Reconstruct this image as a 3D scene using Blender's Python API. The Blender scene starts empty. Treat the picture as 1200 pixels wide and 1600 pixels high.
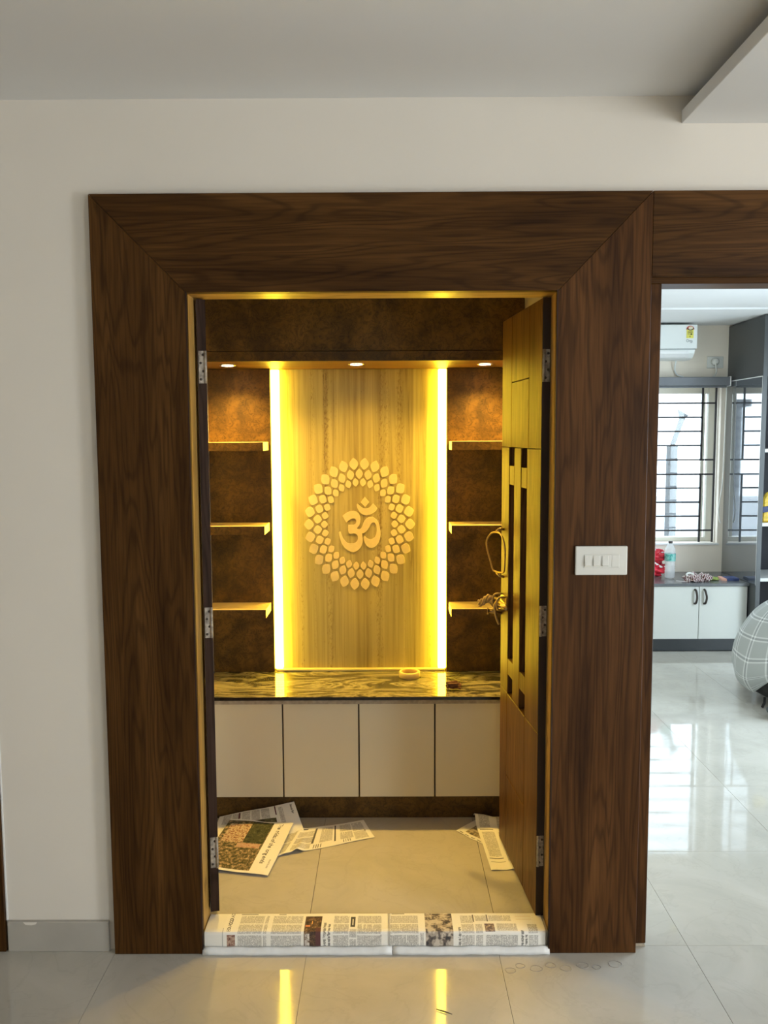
import bpy, bmesh, math, random
import numpy as np
from mathutils import Vector, Matrix, noise as mnoise

random.seed(7)
rng = np.random.default_rng(7)
scene = bpy.context.scene
COL = scene.collection

# ------------------------------------------------------------------ camera
F_PX = 1310.23
cam_data = bpy.data.cameras.new('camera')
cam_data.sensor_fit = 'HORIZONTAL'
cam_data.sensor_width = 36.0
cam_data.lens = F_PX / 1200.0 * 36.0
cam_data.clip_start = 0.05
cam_data.clip_end = 200
cam = bpy.data.objects.new('camera', cam_data)
COL.objects.link(cam)
RIGHT = Vector((0.99998313, 0.0032544, -0.00481033))
UP = Vector((0.00449353, 0.09119276, 0.99582312))
FWD = Vector((-0.00367948, 0.99582794, -0.0911766))
M = Matrix.Identity(4)
for r in range(3):
    M[r][0] = RIGHT[r]; M[r][1] = UP[r]; M[r][2] = -FWD[r]
M[0][3], M[1][3], M[2][3] = 0.0, -2.52, 1.63775
cam.matrix_world = M
scene.camera = cam

# ------------------------------------------------------------------ world, daylight, exposure
world = bpy.data.worlds.new('sky')
scene.world = world
world.use_nodes = True
bg = world.node_tree.nodes['Background']
bg.inputs['Color'].default_value = (0.71, 0.86, 1.0, 1)      # hazy bright sky
bg.inputs['Strength'].default_value = 7.0
scene.view_settings.view_transform = 'Standard'
scene.view_settings.look = 'None'
scene.view_settings.exposure = 0.0
scene.view_settings.gamma = 1.0
scene.view_settings.use_curve_mapping = False
scene.cycles.use_denoising = True
scene.cycles.max_bounces = 10
scene.cycles.diffuse_bounces = 5
scene.cycles.sample_clamp_indirect = 6.0


def area_light(name, loc, target, sx, sy, power, color, portal=False):
    d = bpy.data.lights.new(name, 'AREA')
    d.shape = 'RECTANGLE'; d.size = sx; d.size_y = sy
    d.energy = power; d.color = color
    o = bpy.data.objects.new(name, d)
    COL.objects.link(o)
    o.location = loc
    o.rotation_euler = (Vector(target) - Vector(loc)).to_track_quat('-Z', 'Y').to_euler()
    if portal:
        d.cycles.is_portal = True
    return o


# daylight from the right balcony door; front and bedroom side lamps are added fill
area_light('daylight_balcony_right', (4.45, -2.6, 1.2), (0, -2.6, 1.2), 1.0, 2.2, 74, (1.0, 0.94, 0.85))
area_light('fill_front_added', (3.5, -4.95, 1.2), (3.5, 0, 1.2), 0.8, 2.2, 28, (1.0, 0.94, 0.84))  # added fill lamp in an invented opening behind the camera
area_light('fill_bedroom_added', (3.55, 1.6, 1.2), (0, 1.6, 1.2), 1.6, 2.0, 48, (0.68, 0.87, 1.0))  # added lamp that brightens the bedroom from an invented side opening
# portals guide the sky light through the openings
area_light('portal_bedroom_window', (2.06, 4.50, 1.385), (2.06, 0, 1.385), 1.22, 1.26, 1, (1, 1, 1), portal=True)
area_light('portal_bedroom_fill', (3.75, 1.6, 1.12), (0, 1.6, 1.12), 1.7, 2.25, 1, (1, 1, 1), portal=True)  # serves the added bedroom side opening
area_light('portal_balcony_right', (4.65, -2.6, 1.15), (0, -2.6, 1.15), 1.0, 2.3, 1, (1, 1, 1), portal=True)
area_light('portal_front_fill', (3.5, -5.15, 1.15), (3.5, 0, 1.15), 0.8, 2.3, 1, (1, 1, 1), portal=True)  # serves the added opening behind the camera

# ------------------------------------------------------------------ node helpers


def new_mat(name):
    m = bpy.data.materials.new(name)
    m.use_nodes = True
    nt = m.node_tree
    return m, nt, nt.nodes['Principled BSDF']


def nd(nt, kind, **kw):
    n = nt.nodes.new(kind)
    for k, v in kw.items():
        if k in n.inputs.keys():
            n.inputs[k].default_value = v
        else:
            setattr(n, k, v)
    return n


def ramp(nt, stops, src):
    r = nt.nodes.new('ShaderNodeValToRGB')
    el = r.color_ramp.elements
    while len(el) > 1:
        el.remove(el[-1])
    el[0].position = stops[0][0]; el[0].color = (*stops[0][1], 1)
    for p, c in stops[1:]:
        e = el.new(p); e.color = (*c, 1)
    nt.links.new(src, r.inputs['Fac'])
    return r


def mixc(nt, fac, a, b, mode='MIX'):
    n = nt.nodes.new('ShaderNodeMix')
    n.data_type = 'RGBA'; n.blend_type = mode
    for i, v in ((0, fac), (6, a), (7, b)):
        if hasattr(v, 'is_linked') or isinstance(v, bpy.types.NodeSocket):
            nt.links.new(v, n.inputs[i])
        elif isinstance(v, (int, float)):
            n.inputs[i].default_value = v
        else:
            n.inputs[i].default_value = (*v, 1)
    return n.outputs[2]


def bump(nt, p, src, strength=0.2, dist=0.01):
    b = nd(nt, 'ShaderNodeBump', Strength=strength, Distance=dist)
    nt.links.new(src, b.inputs['Height'])
    nt.links.new(b.outputs['Normal'], p.inputs['Normal'])


def coords(nt, scale=(1, 1, 1), kind='Object'):
    if kind == 'World':
        g = nt.nodes.new('ShaderNodeNewGeometry'); out = g.outputs['Position']
    else:
        t = nt.nodes.new('ShaderNodeTexCoord'); out = t.outputs[kind]
    mp = nd(nt, 'ShaderNodeMapping', Scale=scale)
    nt.links.new(out, mp.inputs['Vector'])
    return mp.outputs['Vector']


def noise_tex(nt, vec, scale=5, detail=4, rough=0.5, dist=0.0):
    n = nd(nt, 'ShaderNodeTexNoise', Scale=scale, Detail=detail, Roughness=rough, Distortion=dist)
    nt.links.new(vec, n.inputs['Vector'])
    return n.outputs['Fac']


def plain(name, col, rough=0.5, metal=0.0, spec=0.5, var=0.05, nscale=12, bstr=0.0, coat=0.0):
    m, nt, p = new_mat(name)
    v = coords(nt)
    f = noise_tex(nt, v, nscale, 4)
    lo = tuple(c * (1 - var) for c in col); hi = tuple(min(1, c * (1 + var)) for c in col)
    r = ramp(nt, [(0.3, lo), (0.7, hi)], f)
    nt.links.new(r.outputs['Color'], p.inputs['Base Color'])
    p.inputs['Roughness'].default_value = rough
    p.inputs['Metallic'].default_value = metal
    p.inputs['Specular IOR Level'].default_value = spec
    p.inputs['Coat Weight'].default_value = coat
    if bstr:
        bump(nt, p, noise_tex(nt, v, nscale * 6, 3), bstr, 0.002)
    return m


def wood(name, axis, dark, mid, light, rough=0.35, seed=0.0, s=11.0, lines=150.0, spec=0.13):
    """polished timber, grain running along one axis"""
    m, nt, p = new_mat(name)
    sc = [s, s, s]; sc['xyz'.index(axis)] = s * 0.085
    t = nt.nodes.new('ShaderNodeTexCoord')
    mp = nd(nt, 'ShaderNodeMapping', Scale=tuple(sc), Location=(seed, seed * 1.7, seed * 0.6))
    nt.links.new(t.outputs['Object'], mp.inputs['Vector'])
    v = mp.outputs['Vector']
    broad = noise_tex(nt, v, 0.55, 3, 0.5, 0.3)
    mul = nd(nt, 'ShaderNodeMath', operation='MULTIPLY'); mul.inputs[1].default_value = lines
    nt.links.new(broad, mul.inputs[0])
    sn = nd(nt, 'ShaderNodeMath', operation='SINE'); nt.links.new(mul.outputs[0], sn.inputs[0])
    sn2 = nd(nt, 'ShaderNodeMapRange'); sn2.inputs['From Min'].default_value = -1
    nt.links.new(sn.outputs[0], sn2.inputs['Value'])
    band = noise_tex(nt, v, 1.3, 5, 0.6, 0.4)
    base = ramp(nt, [(0.25, dark), (0.5, mid), (0.78, light)], band)
    grain = ramp(nt, [(0.0, (0.58, 0.55, 0.52)), (0.35, (0.96, 0.96, 0.96)), (1.0, (1.08, 1.07, 1.06))], sn2.outputs[0])
    c1 = mixc(nt, 0.8, base.outputs['Color'], grain.outputs['Color'], 'MULTIPLY')
    sc2 = [160.0] * 3; sc2['xyz'.index(axis)] = 5.0
    mp2 = nd(nt, 'ShaderNodeMapping', Scale=tuple(sc2)); nt.links.new(t.outputs['Object'], mp2.inputs['Vector'])
    fine = noise_tex(nt, mp2.outputs['Vector'], 1.0, 2)
    fr = ramp(nt, [(0.35, (0.66, 0.63, 0.60)), (0.56, (1.06, 1.06, 1.06))], fine)
    c2 = mixc(nt, 0.75, c1, fr.outputs['Color'], 'MULTIPLY')
    nt.links.new(c2, p.inputs['Base Color'])
    p.inputs['Roughness'].default_value = rough
    p.inputs['Specular IOR Level'].default_value = spec
    bump(nt, p, fine, 0.12, 0.001)
    return m


def emission(name, col, strength):
    m = bpy.data.materials.new(name); m.use_nodes = True
    nt = m.node_tree; nt.nodes.clear()
    e = nd(nt, 'ShaderNodeEmission'); e.inputs['Color'].default_value = (*col, 1); e.inputs['Strength'].default_value = strength
    o = nt.nodes.new('ShaderNodeOutputMaterial'); nt.links.new(e.outputs[0], o.inputs[0])
    return m


def glass_sheet(name, tint=(0.97, 0.98, 0.98), refl=0.06):
    m = bpy.data.materials.new(name); m.use_nodes = True
    nt = m.node_tree; nt.nodes.clear()
    t = nd(nt, 'ShaderNodeBsdfTransparent'); t.inputs['Color'].default_value = (*tint, 1)
    g = nd(nt, 'ShaderNodeBsdfGlossy', Roughness=0.02)
    mx = nd(nt, 'ShaderNodeMixShader'); mx.inputs[0].default_value = refl
    o = nt.nodes.new('ShaderNodeOutputMaterial')
    nt.links.new(t.outputs[0], mx.inputs[1]); nt.links.new(g.outputs[0], mx.inputs[2]); nt.links.new(mx.outputs[0], o.inputs[0])
    return m


# ------------------------------------------------------------------ materials
MT = {}
MT['wall'] = plain('wall_paint', (0.74, 0.70, 0.635), 0.75, var=0.015, nscale=3, bstr=0.05, spec=0.2)
MT['ceiling'] = plain('ceiling_paint', (0.73, 0.735, 0.735), 0.8, var=0.01, nscale=3, spec=0.2)
MT['bedwall'] = plain('bedroom_paint', (0.82, 0.75, 0.65), 0.75, var=0.015, nscale=3, spec=0.2)
MT['alcove'] = plain('alcove_paint', (0.72, 0.66, 0.54), 0.7, var=0.02, nscale=3, spec=0.2)
MT['skirt'] = plain('skirting_tile', (0.40, 0.38, 0.34), 0.3, var=0.06, nscale=8)

D, MI, L = (0.032, 0.0125, 0.0024), (0.068, 0.0290, 0.0062), (0.108, 0.049, 0.0125)
MT['walnut_x'] = wood('walnut_polish_across', 'x', D, MI, L, 0.42, 1.3)
MT['walnut_z'] = wood('walnut_polish_upright', 'z', D, MI, L, 0.42, 4.1)
MT['walnut_z2'] = wood('walnut_polish_upright_redder', 'z', (0.034, 0.0130, 0.0034), (0.074, 0.0300, 0.0078), (0.118, 0.051, 0.015), 0.45, 9.4)
MT['walnut_y'] = wood('walnut_polish_deep', 'y', D, MI, L, 0.42, 2.2)
TD, TM, TL = (0.105, 0.050, 0.016), (0.15, 0.076, 0.025), (0.20, 0.108, 0.038)
MT['teak_z'] = wood('teak_polish_upright', 'z', TD, TM, TL, 0.42, 6.2, s=12)
MT['teak_x'] = wood('teak_polish_across', 'x', TD, TM, TL, 0.42, 3.7, s=12)
MT['teak_y'] = wood('teak_polish_deep', 'y', TD, TM, TL, 0.42, 8.1, s=12)
MT['lining_z'] = wood('led_lit_teak_lining_upright', 'z', (0.38, 0.23, 0.065), (0.46, 0.29, 0.085), (0.54, 0.35, 0.11), 0.35, 2.9, s=12)  # teak lightened, LED glow on the jambs put into the colour
MT['lining_x'] = wood('led_lit_teak_lining_across', 'x', (0.38, 0.23, 0.065), (0.46, 0.29, 0.085), (0.54, 0.35, 0.11), 0.35, 7.3, s=12)  # head lining carries the same painted LED glow
MT['dark_edge'] = wood('dark_stained_edge', 'z', (0.022, 0.012, 0.009), (0.040, 0.023, 0.017), (0.06, 0.037, 0.028), 0.5, 5.0)
MT['black_edge'] = plain('edge_shade_in_colour', (0.02, 0.012, 0.010), 0.5)  # near-black puts the shade on the right hinge edge into its colour
MT['slot'] = plain('slot_shade_black', (0.010, 0.007, 0.006), 0.6)  # black stands for the unlit gap behind the slots


def make_floor():
    m, nt, p = new_mat('vitrified_floor_tile')
    info = nt.nodes.new('ShaderNodeObjectInfo')
    g = nt.nodes.new('ShaderNodeNewGeometry')
    comb = nt.nodes.new('ShaderNodeCombineXYZ')
    mul = nd(nt, 'ShaderNodeMath', operation='MULTIPLY'); mul.inputs[1].default_value = 40
    nt.links.new(info.outputs['Random'], mul.inputs[0]); nt.links.new(mul.outputs[0], comb.inputs[2])
    add = nd(nt, 'ShaderNodeVectorMath', operation='ADD')
    nt.links.new(g.outputs['Position'], add.inputs[0]); nt.links.new(comb.outputs[0], add.inputs[1])
    v = add.outputs[0]
    cloud = noise_tex(nt, v, 2.6, 6, 0.6, 1.2)
    base = ramp(nt, [(0.3, (0.45, 0.43, 0.38)), (0.55, (0.51, 0.485, 0.43)), (0.75, (0.54, 0.515, 0.465))], cloud)
    vein = noise_tex(nt, v, 3.2, 5, 0.55, 2.2)
    vr = ramp(nt, [(0.475, (1, 1, 1)), (0.50, (0.95, 0.945, 0.94)), (0.525, (1, 1, 1))], vein)
    c = mixc(nt, 1.0, base.outputs['Color'], vr.outputs['Color'], 'MULTIPLY')
    nt.links.new(c, p.inputs['Base Color'])
    dust = noise_tex(nt, v, 5.0, 6, 0.65, 0.6)
    rr = ramp(nt, [(0.40, (0.03, 0.03, 0.03)), (0.80, (0.12, 0.12, 0.12))], dust)
    nt.links.new(rr.outputs['Color'], p.inputs['Roughness'])
    p.inputs['Specular IOR Level'].default_value = 0.45
    return m


MT['tile'] = make_floor()
MT['grout'] = plain('tile_grout', (0.40, 0.375, 0.335), 0.8)


def make_travertine():
    m, nt, p = new_mat('travertine_veneer')
    v = coords(nt, (46, 46, 1.1))
    band = noise_tex(nt, v, 0.6, 7, 0.68, 1.0)
    base = ramp(nt, [(0.30, (0.20, 0.145, 0.042)), (0.42, (0.37, 0.29, 0.092)), (0.54, (0.47, 0.385, 0.13)), (0.70, (0.56, 0.47, 0.175))], band)
    v2 = coords(nt, (170, 170, 60))
    pit = noise_tex(nt, v2, 1.0, 4, 0.6, 0.6)
    v3 = coords(nt, (26, 26, 0.7))
    zone = noise_tex(nt, v3, 0.7, 3)
    prod = nd(nt, 'ShaderNodeMath', operation='MULTIPLY'); nt.links.new(pit, prod.inputs[0]); nt.links.new(zone, prod.inputs[1])
    pr = ramp(nt, [(0.33, (1, 1, 1)), (0.42, (0.66, 0.58, 0.46))], prod.outputs[0])
    c = mixc(nt, 1.0, base.outputs['Color'], pr.outputs['Color'], 'MULTIPLY')
    nt.links.new(c, p.inputs['Base Color'])
    p.inputs['Roughness'].default_value = 0.45
    bump(nt, p, band, 0.15, 0.002)
    return m


MT['travertine'] = make_travertine()
MT['petal'] = plain('cream_marble_inlay', (0.78, 0.63, 0.29), 0.35, var=0.04, nscale=40)


def make_laminate():
    m, nt, p = new_mat('mottled_brown_laminate')
    v = coords(nt)
    a = noise_tex(nt, v, 7, 8, 0.66, 0.6)
    base = ramp(nt, [(0.30, (0.026, 0.0125, 0.0018)), (0.45, (0.062, 0.031, 0.0048)), (0.58, (0.108, 0.056, 0.009)), (0.75, (0.16, 0.087, 0.016))], a)
    b = noise_tex(nt, v, 26, 4, 0.6, 1.4)
    fold = nd(nt, 'ShaderNodeMath', operation='SUBTRACT'); fold.inputs[1].default_value = 0.5
    nt.links.new(b, fold.inputs[0])
    ab = nd(nt, 'ShaderNodeMath', operation='ABSOLUTE'); nt.links.new(fold.outputs[0], ab.inputs[0])
    br = ramp(nt, [(0.0, (0.30, 0.27, 0.25)), (0.018, (0.75, 0.73, 0.71)), (0.045, (1, 1, 1)), (0.2, (1.15, 1.13, 1.08))], ab.outputs[0])
    c = mixc(nt, 0.9, base.outputs['Color'], br.outputs['Color'], 'MULTIPLY')
    nt.links.new(c, p.inputs['Base Color'])
    p.inputs['Roughness'].default_value = 0.5
    p.inputs['Specular IOR Level'].default_value = 0.35
    bump(nt, p, a, 0.25, 0.002)
    return m


MT['laminate'] = make_laminate()
MT['cream_laminate'] = plain('cream_gloss_laminate', (0.70, 0.64, 0.49), 0.25, var=0.01, nscale=2)
MT['dark_gap'] = plain('dark_edge_band', (0.05, 0.032, 0.02), 0.5)
MT['pale_edge'] = plain('pale_shelf_laminate', (0.60, 0.46, 0.28), 0.4, var=0.05)
MT['ply'] = plain('raw_board_edge', (0.36, 0.31, 0.24), 0.7, var=0.2, nscale=60)


def make_granite():
    m, nt, p = new_mat('flowing_vein_granite')
    v = coords(nt, (1.0, 3.4, 3.4))
    a = noise_tex(nt, v, 2.2, 6, 0.55, 3.2)
    r = ramp(nt, [(0.30, (0.028, 0.026, 0.020)), (0.44, (0.075, 0.068, 0.050)), (0.52, (0.30, 0.26, 0.18)), (0.60, (0.10, 0.09, 0.06)), (0.72, (0.38, 0.33, 0.24))], a)
    nt.links.new(r.outputs['Color'], p.inputs['Base Color'])
    p.inputs['Roughness'].default_value = 0.06
    p.inputs['Specular IOR Level'].default_value = 0.6
    return m


MT['granite'] = make_granite()
MT['granite_edge'] = plain('polished_black_edge', (0.014, 0.012, 0.010), 0.15)
MT['led'] = emission('led_strip_glow', (1.0, 0.69, 0.04), 40.0)
MT['lens'] = emission('downlight_lens', (1.0, 0.90, 0.72), 30.0)
MT['chrome'] = plain('satin_nickel', (0.62, 0.58, 0.52), 0.28, metal=1.0)
MT['brass'] = plain('antique_brass', (0.40, 0.29, 0.14), 0.36, metal=1.0)
MT['hinge'] = plain('worn_hinge_steel', (0.33, 0.30, 0.26), 0.5, metal=0.2, var=0.5, nscale=70)
MT['screw'] = plain('screw_recess', (0.05, 0.04, 0.035), 0.5)
MT['plastic'] = plain('switch_plastic', (0.66, 0.67, 0.64), 0.4, var=0.01)
MT['ac_white'] = plain('ac_plastic', (0.74, 0.77, 0.76), 0.3, var=0.01)
MT['ac_grey'] = plain('ac_shadow_gap', (0.20, 0.22, 0.23), 0.5)
MT['upvc'] = plain('window_frame_cream', (0.72, 0.70, 0.62), 0.4, var=0.02)
MT['iron'] = plain('black_grille_iron', (0.03, 0.027, 0.03), 0.5)
MT['blind'] = plain('grey_blind_cassette', (0.16, 0.17, 0.19), 0.5)
MT['cord'] = plain('white_cord', (0.72, 0.72, 0.68), 0.5)
MT['grey_gloss'] = plain('dark_grey_gloss_laminate', (0.048, 0.053, 0.055), 0.30, var=0.03, nscale=3)
MT['grey_mirror'] = plain('tinted_gloss_panel', (0.075, 0.085, 0.095), 0.03, var=0.03, nscale=3, spec=1.0, coat=1.0)
MT['grey_mirror'].node_tree.nodes['Principled BSDF'].inputs['Coat IOR'].default_value = 2.0
MT['grey_kick'] = plain('dark_grey_plinth', (0.035, 0.038, 0.04), 0.4)
MT['navy'] = plain('navy_shelf_back', (0.012, 0.014, 0.026), 0.5)
MT['white_edge'] = plain('white_edge_band', (0.75, 0.76, 0.76), 0.4)
MT['white_gloss'] = plain('white_gloss_laminate', (0.62, 0.63, 0.59), 0.2, var=0.01, nscale=2)
MT['slate_top'] = plain('grey_seat_top', (0.13, 0.135, 0.14), 0.22, var=0.08, nscale=30)
MT['handle_dark'] = plain('dark_bronze_handle', (0.05, 0.04, 0.035), 0.4, metal=0.6)
MT['concrete'] = plain('outdoor_concrete', (0.075, 0.078, 0.08), 0.9, var=0.05)
MT['house_grey'] = plain('house_plaster', (0.13, 0.135, 0.14), 0.9, var=0.05)
MT['neighbour'] = plain('neighbour_plaster', (0.30, 0.30, 0.30), 0.9, var=0.05)
MT['tape'] = plain('white_masking_tape', (0.80, 0.82, 0.83), 0.4, var=0.05, nscale=40)
MT['kraft'] = plain('tan_tape_roll', (0.66, 0.50, 0.26), 0.5, var=0.05, nscale=60)
MT['kraft_in'] = plain('cardboard_core', (0.45, 0.27, 0.10), 0.8, var=0.1)
MT['maroon'] = plain('maroon_thread', (0.11, 0.045, 0.032), 0.8, var=0.3, nscale=90)
MT['cloth_rope'] = plain('twisted_thread', (0.32, 0.22, 0.11), 0.8, var=0.4, nscale=120)
MT['red_bag'] = plain('red_plastic_bag', (0.70, 0.03, 0.055), 0.25, var=0.35, nscale=14)
MT['white_bag'] = plain('white_plastic_film', (0.80, 0.72, 0.72), 0.3)
MT['green'] = plain('green_pouch', (0.25, 0.32, 0.06), 0.5, var=0.3, nscale=60)
MT['navybook'] = plain('navy_notebook', (0.03, 0.05, 0.16), 0.5)
MT['pink'] = plain('salmon_book_edge', (0.75, 0.40, 0.30), 0.6)
MT['black_cloth'] = plain('black_lining', (0.012, 0.011, 0.010), 0.8, var=0.4, nscale=50)
MT['caster'] = plain('grey_rubber', (0.07, 0.085, 0.09), 0.6)
MT['yellow'] = plain('yellow_packet', (0.80, 0.55, 0.06), 0.5, var=0.25, nscale=60)
MT['pane'] = glass_sheet('window_glass')
MT['sticker_y'] = plain('yellow_sticker', (0.72, 0.66, 0.12), 0.6, var=0.06, nscale=150)
MT['sticker_k'] = plain('black_print', (0.02, 0.02, 0.02), 0.6)
MT['sticker_r'] = plain('red_print', (0.45, 0.07, 0.05), 0.6)
MT['sticker_c'] = plain('cream_print', (0.72, 0.66, 0.48), 0.6)
MT['logo'] = plain('grey_logo_print', (0.18, 0.20, 0.21), 0.6)
MT['mark'] = plain('floor_scuff', (0.33, 0.31, 0.28), 0.5)

# PET bottle
m, nt, p = new_mat('clear_pet')
p.inputs['Base Color'].default_value = (0.86, 0.91, 0.95, 1)
p.inputs['Roughness'].default_value = 0.12
p.inputs['Alpha'].default_value = 0.32
MT['pet'] = m
m, nt, p = new_mat('teal_label_film')
v = coords(nt)
r = ramp(nt, [(0.4, (0.03, 0.30, 0.27)), (0.6, (0.25, 0.55, 0.50))], noise_tex(nt, v, 45, 2))
nt.links.new(r.outputs['Color'], p.inputs['Base Color'])
MT['teal'] = m

# striped cloth scrap (maroon / white)
m, nt, p = new_mat('maroon_striped_cloth')
v = coords(nt, (1, 1, 1))
w = nd(nt, 'ShaderNodeTexWave', Scale=22.0, Distortion=3.0)
nt.links.new(v, w.inputs['Vector'])
r = ramp(nt, [(0.38, (0.14, 0.035, 0.045)), (0.5, (0.62, 0.55, 0.52))], w.outputs['Fac'])
nt.links.new(r.outputs['Color'], p.inputs['Base Color']); p.inputs['Roughness'].default_value = 0.85
MT['stripe_cloth'] = m

# checked bedsheet: pairs of pale and dark lines on grey, laid out on the cloth's own UV
m, nt, p = new_mat('grey_checked_sheet')
uvn = nt.nodes.new('ShaderNodeUVMap')
sx = nt.nodes.new('ShaderNodeSeparateXYZ'); nt.links.new(uvn.outputs[0], sx.inputs[0])


def lines_of(sock, n):
    mu = nd(nt, 'ShaderNodeMath', operation='MULTIPLY'); mu.inputs[1].default_value = n
    nt.links.new(sock, mu.inputs[0])
    fr = nd(nt, 'ShaderNodeMath', operation='FRACT'); nt.links.new(mu.outputs[0], fr.inputs[0])
    g = (0.36, 0.38, 0.37)
    rr = ramp(nt, [(0.0, g), (0.52, g), (0.54, (0.72, 0.74, 0.73)), (0.59, (0.72, 0.74, 0.73)), (0.61, (0.22, 0.24, 0.24)),
                   (0.69, (0.22, 0.24, 0.24)), (0.71, (0.72, 0.74, 0.73)), (0.76, (0.72, 0.74, 0.73)), (0.78, g)], fr.outputs[0])
    return rr.outputs['Color']


ca = lines_of(sx.outputs['X'], 1.0); cb = lines_of(sx.outputs['Y'], 1.0)
nt.links.new(mixc(nt, 0.5, ca, cb), p.inputs['Base Color'])
p.inputs['Roughness'].default_value = 0.85
MT['check'] = m

# printed newspaper: ink from a colour attribute
m, nt, p = new_mat('newsprint')
at = nt.nodes.new('ShaderNodeAttribute'); at.attribute_name = 'ink'
nt.links.new(at.outputs['Color'], p.inputs['Base Color'])
p.inputs['Roughness'].default_value = 0.8; p.inputs['Specular IOR Level'].default_value = 0.2
MT['news'] = m

# ------------------------------------------------------------------ mesh helpers


class MB:
    def __init__(self):
        self.bm = bmesh.new()

    def _merge(self, b, bevel=0.0, seg=1):
        if bevel > 0:
            bmesh.ops.bevel(b, geom=list(b.edges), offset=bevel, segments=seg, affect='EDGES', profile=0.5)
        me = bpy.data.meshes.new('tmp'); b.to_mesh(me); b.free()
        self.bm.from_mesh(me); bpy.data.meshes.remove(me)
        return self

    def box(self, x0, x1, y0, y1, z0, z1, bevel=0.0, seg=1):
        b = bmesh.new()
        bmesh.ops.create_cube(b, size=1)
        for v in b.verts:
            v.co = Vector(((x0 + x1) / 2 + v.co.x * (x1 - x0), (y0 + y1) / 2 + v.co.y * (y1 - y0), (z0 + z1) / 2 + v.co.z * (z1 - z0)))
        return self._merge(b, bevel, seg)

    def prism(self, pts, axis, a, c, bevel=0.0):
        """extrude a 2-D outline; axis x: pts=(y,z), y: pts=(x,z), z: pts=(x,y)"""
        def P(q, h):
            return {'x': (h, q[0], q[1]), 'y': (q[0], h, q[1]), 'z': (q[0], q[1], h)}[axis]
        b = bmesh.new()
        A = [b.verts.new(P(q, a)) for q in pts]; B = [b.verts.new(P(q, c)) for q in pts]
        b.faces.new(A); b.faces.new(list(reversed(B)))
        n = len(pts)
        for i in range(n):
            b.faces.new((A[i], B[i], B[(i + 1) % n], A[(i + 1) % n]))
        bmesh.ops.recalc_face_normals(b, faces=list(b.faces))
        return self._merge(b, bevel)

    def lathe(self, prof, cx, cy, z0=0.0, n=24, cap=True):
        b = bmesh.new()
        rings = []
        for r, z in prof:
            rings.append([b.verts.new((cx + r * math.cos(2 * math.pi * i / n), cy + r * math.sin(2 * math.pi * i / n), z0 + z)) for i in range(n)])
        for k in range(len(rings) - 1):
            for i in range(n):
                b.faces.new((rings[k][i], rings[k][(i + 1) % n], rings[k + 1][(i + 1) % n], rings[k + 1][i]))
        if cap:
            b.faces.new(list(reversed(rings[0]))); b.faces.new(rings[-1])
        for f in b.faces:
            f.smooth = True
        return self._merge(b)

    def tube(self, pts, r, n=10, closed=False):
        pts = [Vector(q) for q in pts]
        b = bmesh.new(); rings = []; m = len(pts); ref = None
        for i, q in enumerate(pts):
            if closed:
                t = pts[(i + 1) % m] - pts[i - 1]
            else:
                t = pts[min(i + 1, m - 1)] - pts[max(i - 1, 0)]
            t.normalize()
            if ref is None:
                ref = t.orthogonal().normalized()
            ref = (ref - t * ref.dot(t)).normalized()
            bi = t.cross(ref)
            rr = r[i] if isinstance(r, (list, tuple)) else r
            rings.append([b.verts.new(q + (ref * math.cos(2 * math.pi * k / n) + bi * math.sin(2 * math.pi * k / n)) * rr) for k in range(n)])
        for i in range(m if closed else m - 1):
            for k in range(n):
                b.faces.new((rings[i][k], rings[i][(k + 1) % n], rings[(i + 1) % m][(k + 1) % n], rings[(i + 1) % m][k]))
        if not closed:
            b.faces.new(list(reversed(rings[0]))); b.faces.new(rings[-1])
        for f in b.faces:
            f.smooth = True
        bmesh.ops.recalc_face_normals(b, faces=list(b.faces))
        return self._merge(b)

    def mesh(self, name):
        me = bpy.data.meshes.new(name)
        self.bm.to_mesh(me); self.bm.free()
        return me


def box(*a, **k):
    return MB().box(*a, **k)


def root_loc(o):
    while o.parent:
        o = o.parent
    return o.location.copy()


def link(name, me, mat, parent=None, origin=None, local=False):
    """one mesh object; world coordinates in, stored relative to its thing's base"""
    if isinstance(me, MB):
        me = me.mesh(name)
    if mat is not None:
        me.materials.append(MT[mat])
    o = bpy.data.objects.new(name, me)
    COL.objects.link(o)
    if parent is not None:
        o.parent = parent
        if not local:
            me.transform(Matrix.Translation(-root_loc(parent)))
    elif origin is not None:
        me.transform(Matrix.Translation(-Vector(origin)))
        o.location = origin
    return o


def tag(o, label=None, cat=None, group=None, kind=None):
    if label: o['label'] = label
    if cat: o['category'] = cat
    if group: o['group'] = group
    if kind: o['kind'] = kind
    return o


def thing(name, loc, label, cat, group=None, rz=0.0, kind=None):
    o = bpy.data.objects.new(name, None)
    COL.objects.link(o)
    o.location = loc; o.rotation_euler = (0, 0, rz); o.empty_display_size = 0.1
    return tag(o, label, cat, group, kind)


def struct(name, me, mat, label=None, origin=None):
    o = link(name, me, mat, origin=origin)
    return tag(o, label, kind='structure')


def smooth_all(o):
    for pl in o.data.polygons:
        pl.use_smooth = True
    return o


def catmull(pts, n=4, closed=True):
    out = []
    m = len(pts)
    for i in range(m if closed else m - 1):
        p0, p1, p2, p3 = (pts[(i - 1) % m], pts[i], pts[(i + 1) % m], pts[(i + 2) % m]) if closed else \
            (pts[max(i - 1, 0)], pts[i], pts[i + 1], pts[min(i + 2, m - 1)])
        for k in range(n):
            t = k / n
            out.append(tuple(0.5 * ((2 * b) + (c - a) * t + (2 * a - 5 * b + 4 * c - d) * t * t + (-a + 3 * b - 3 * c + d) * t ** 3)
                             for a, b, c, d in zip(p0, p1, p2, p3)))
    if not closed:
        out.append(tuple(pts[-1]))
    return out


# ================================================================== STRUCTURE
ZC = 2.62
XR = 4.5
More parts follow.
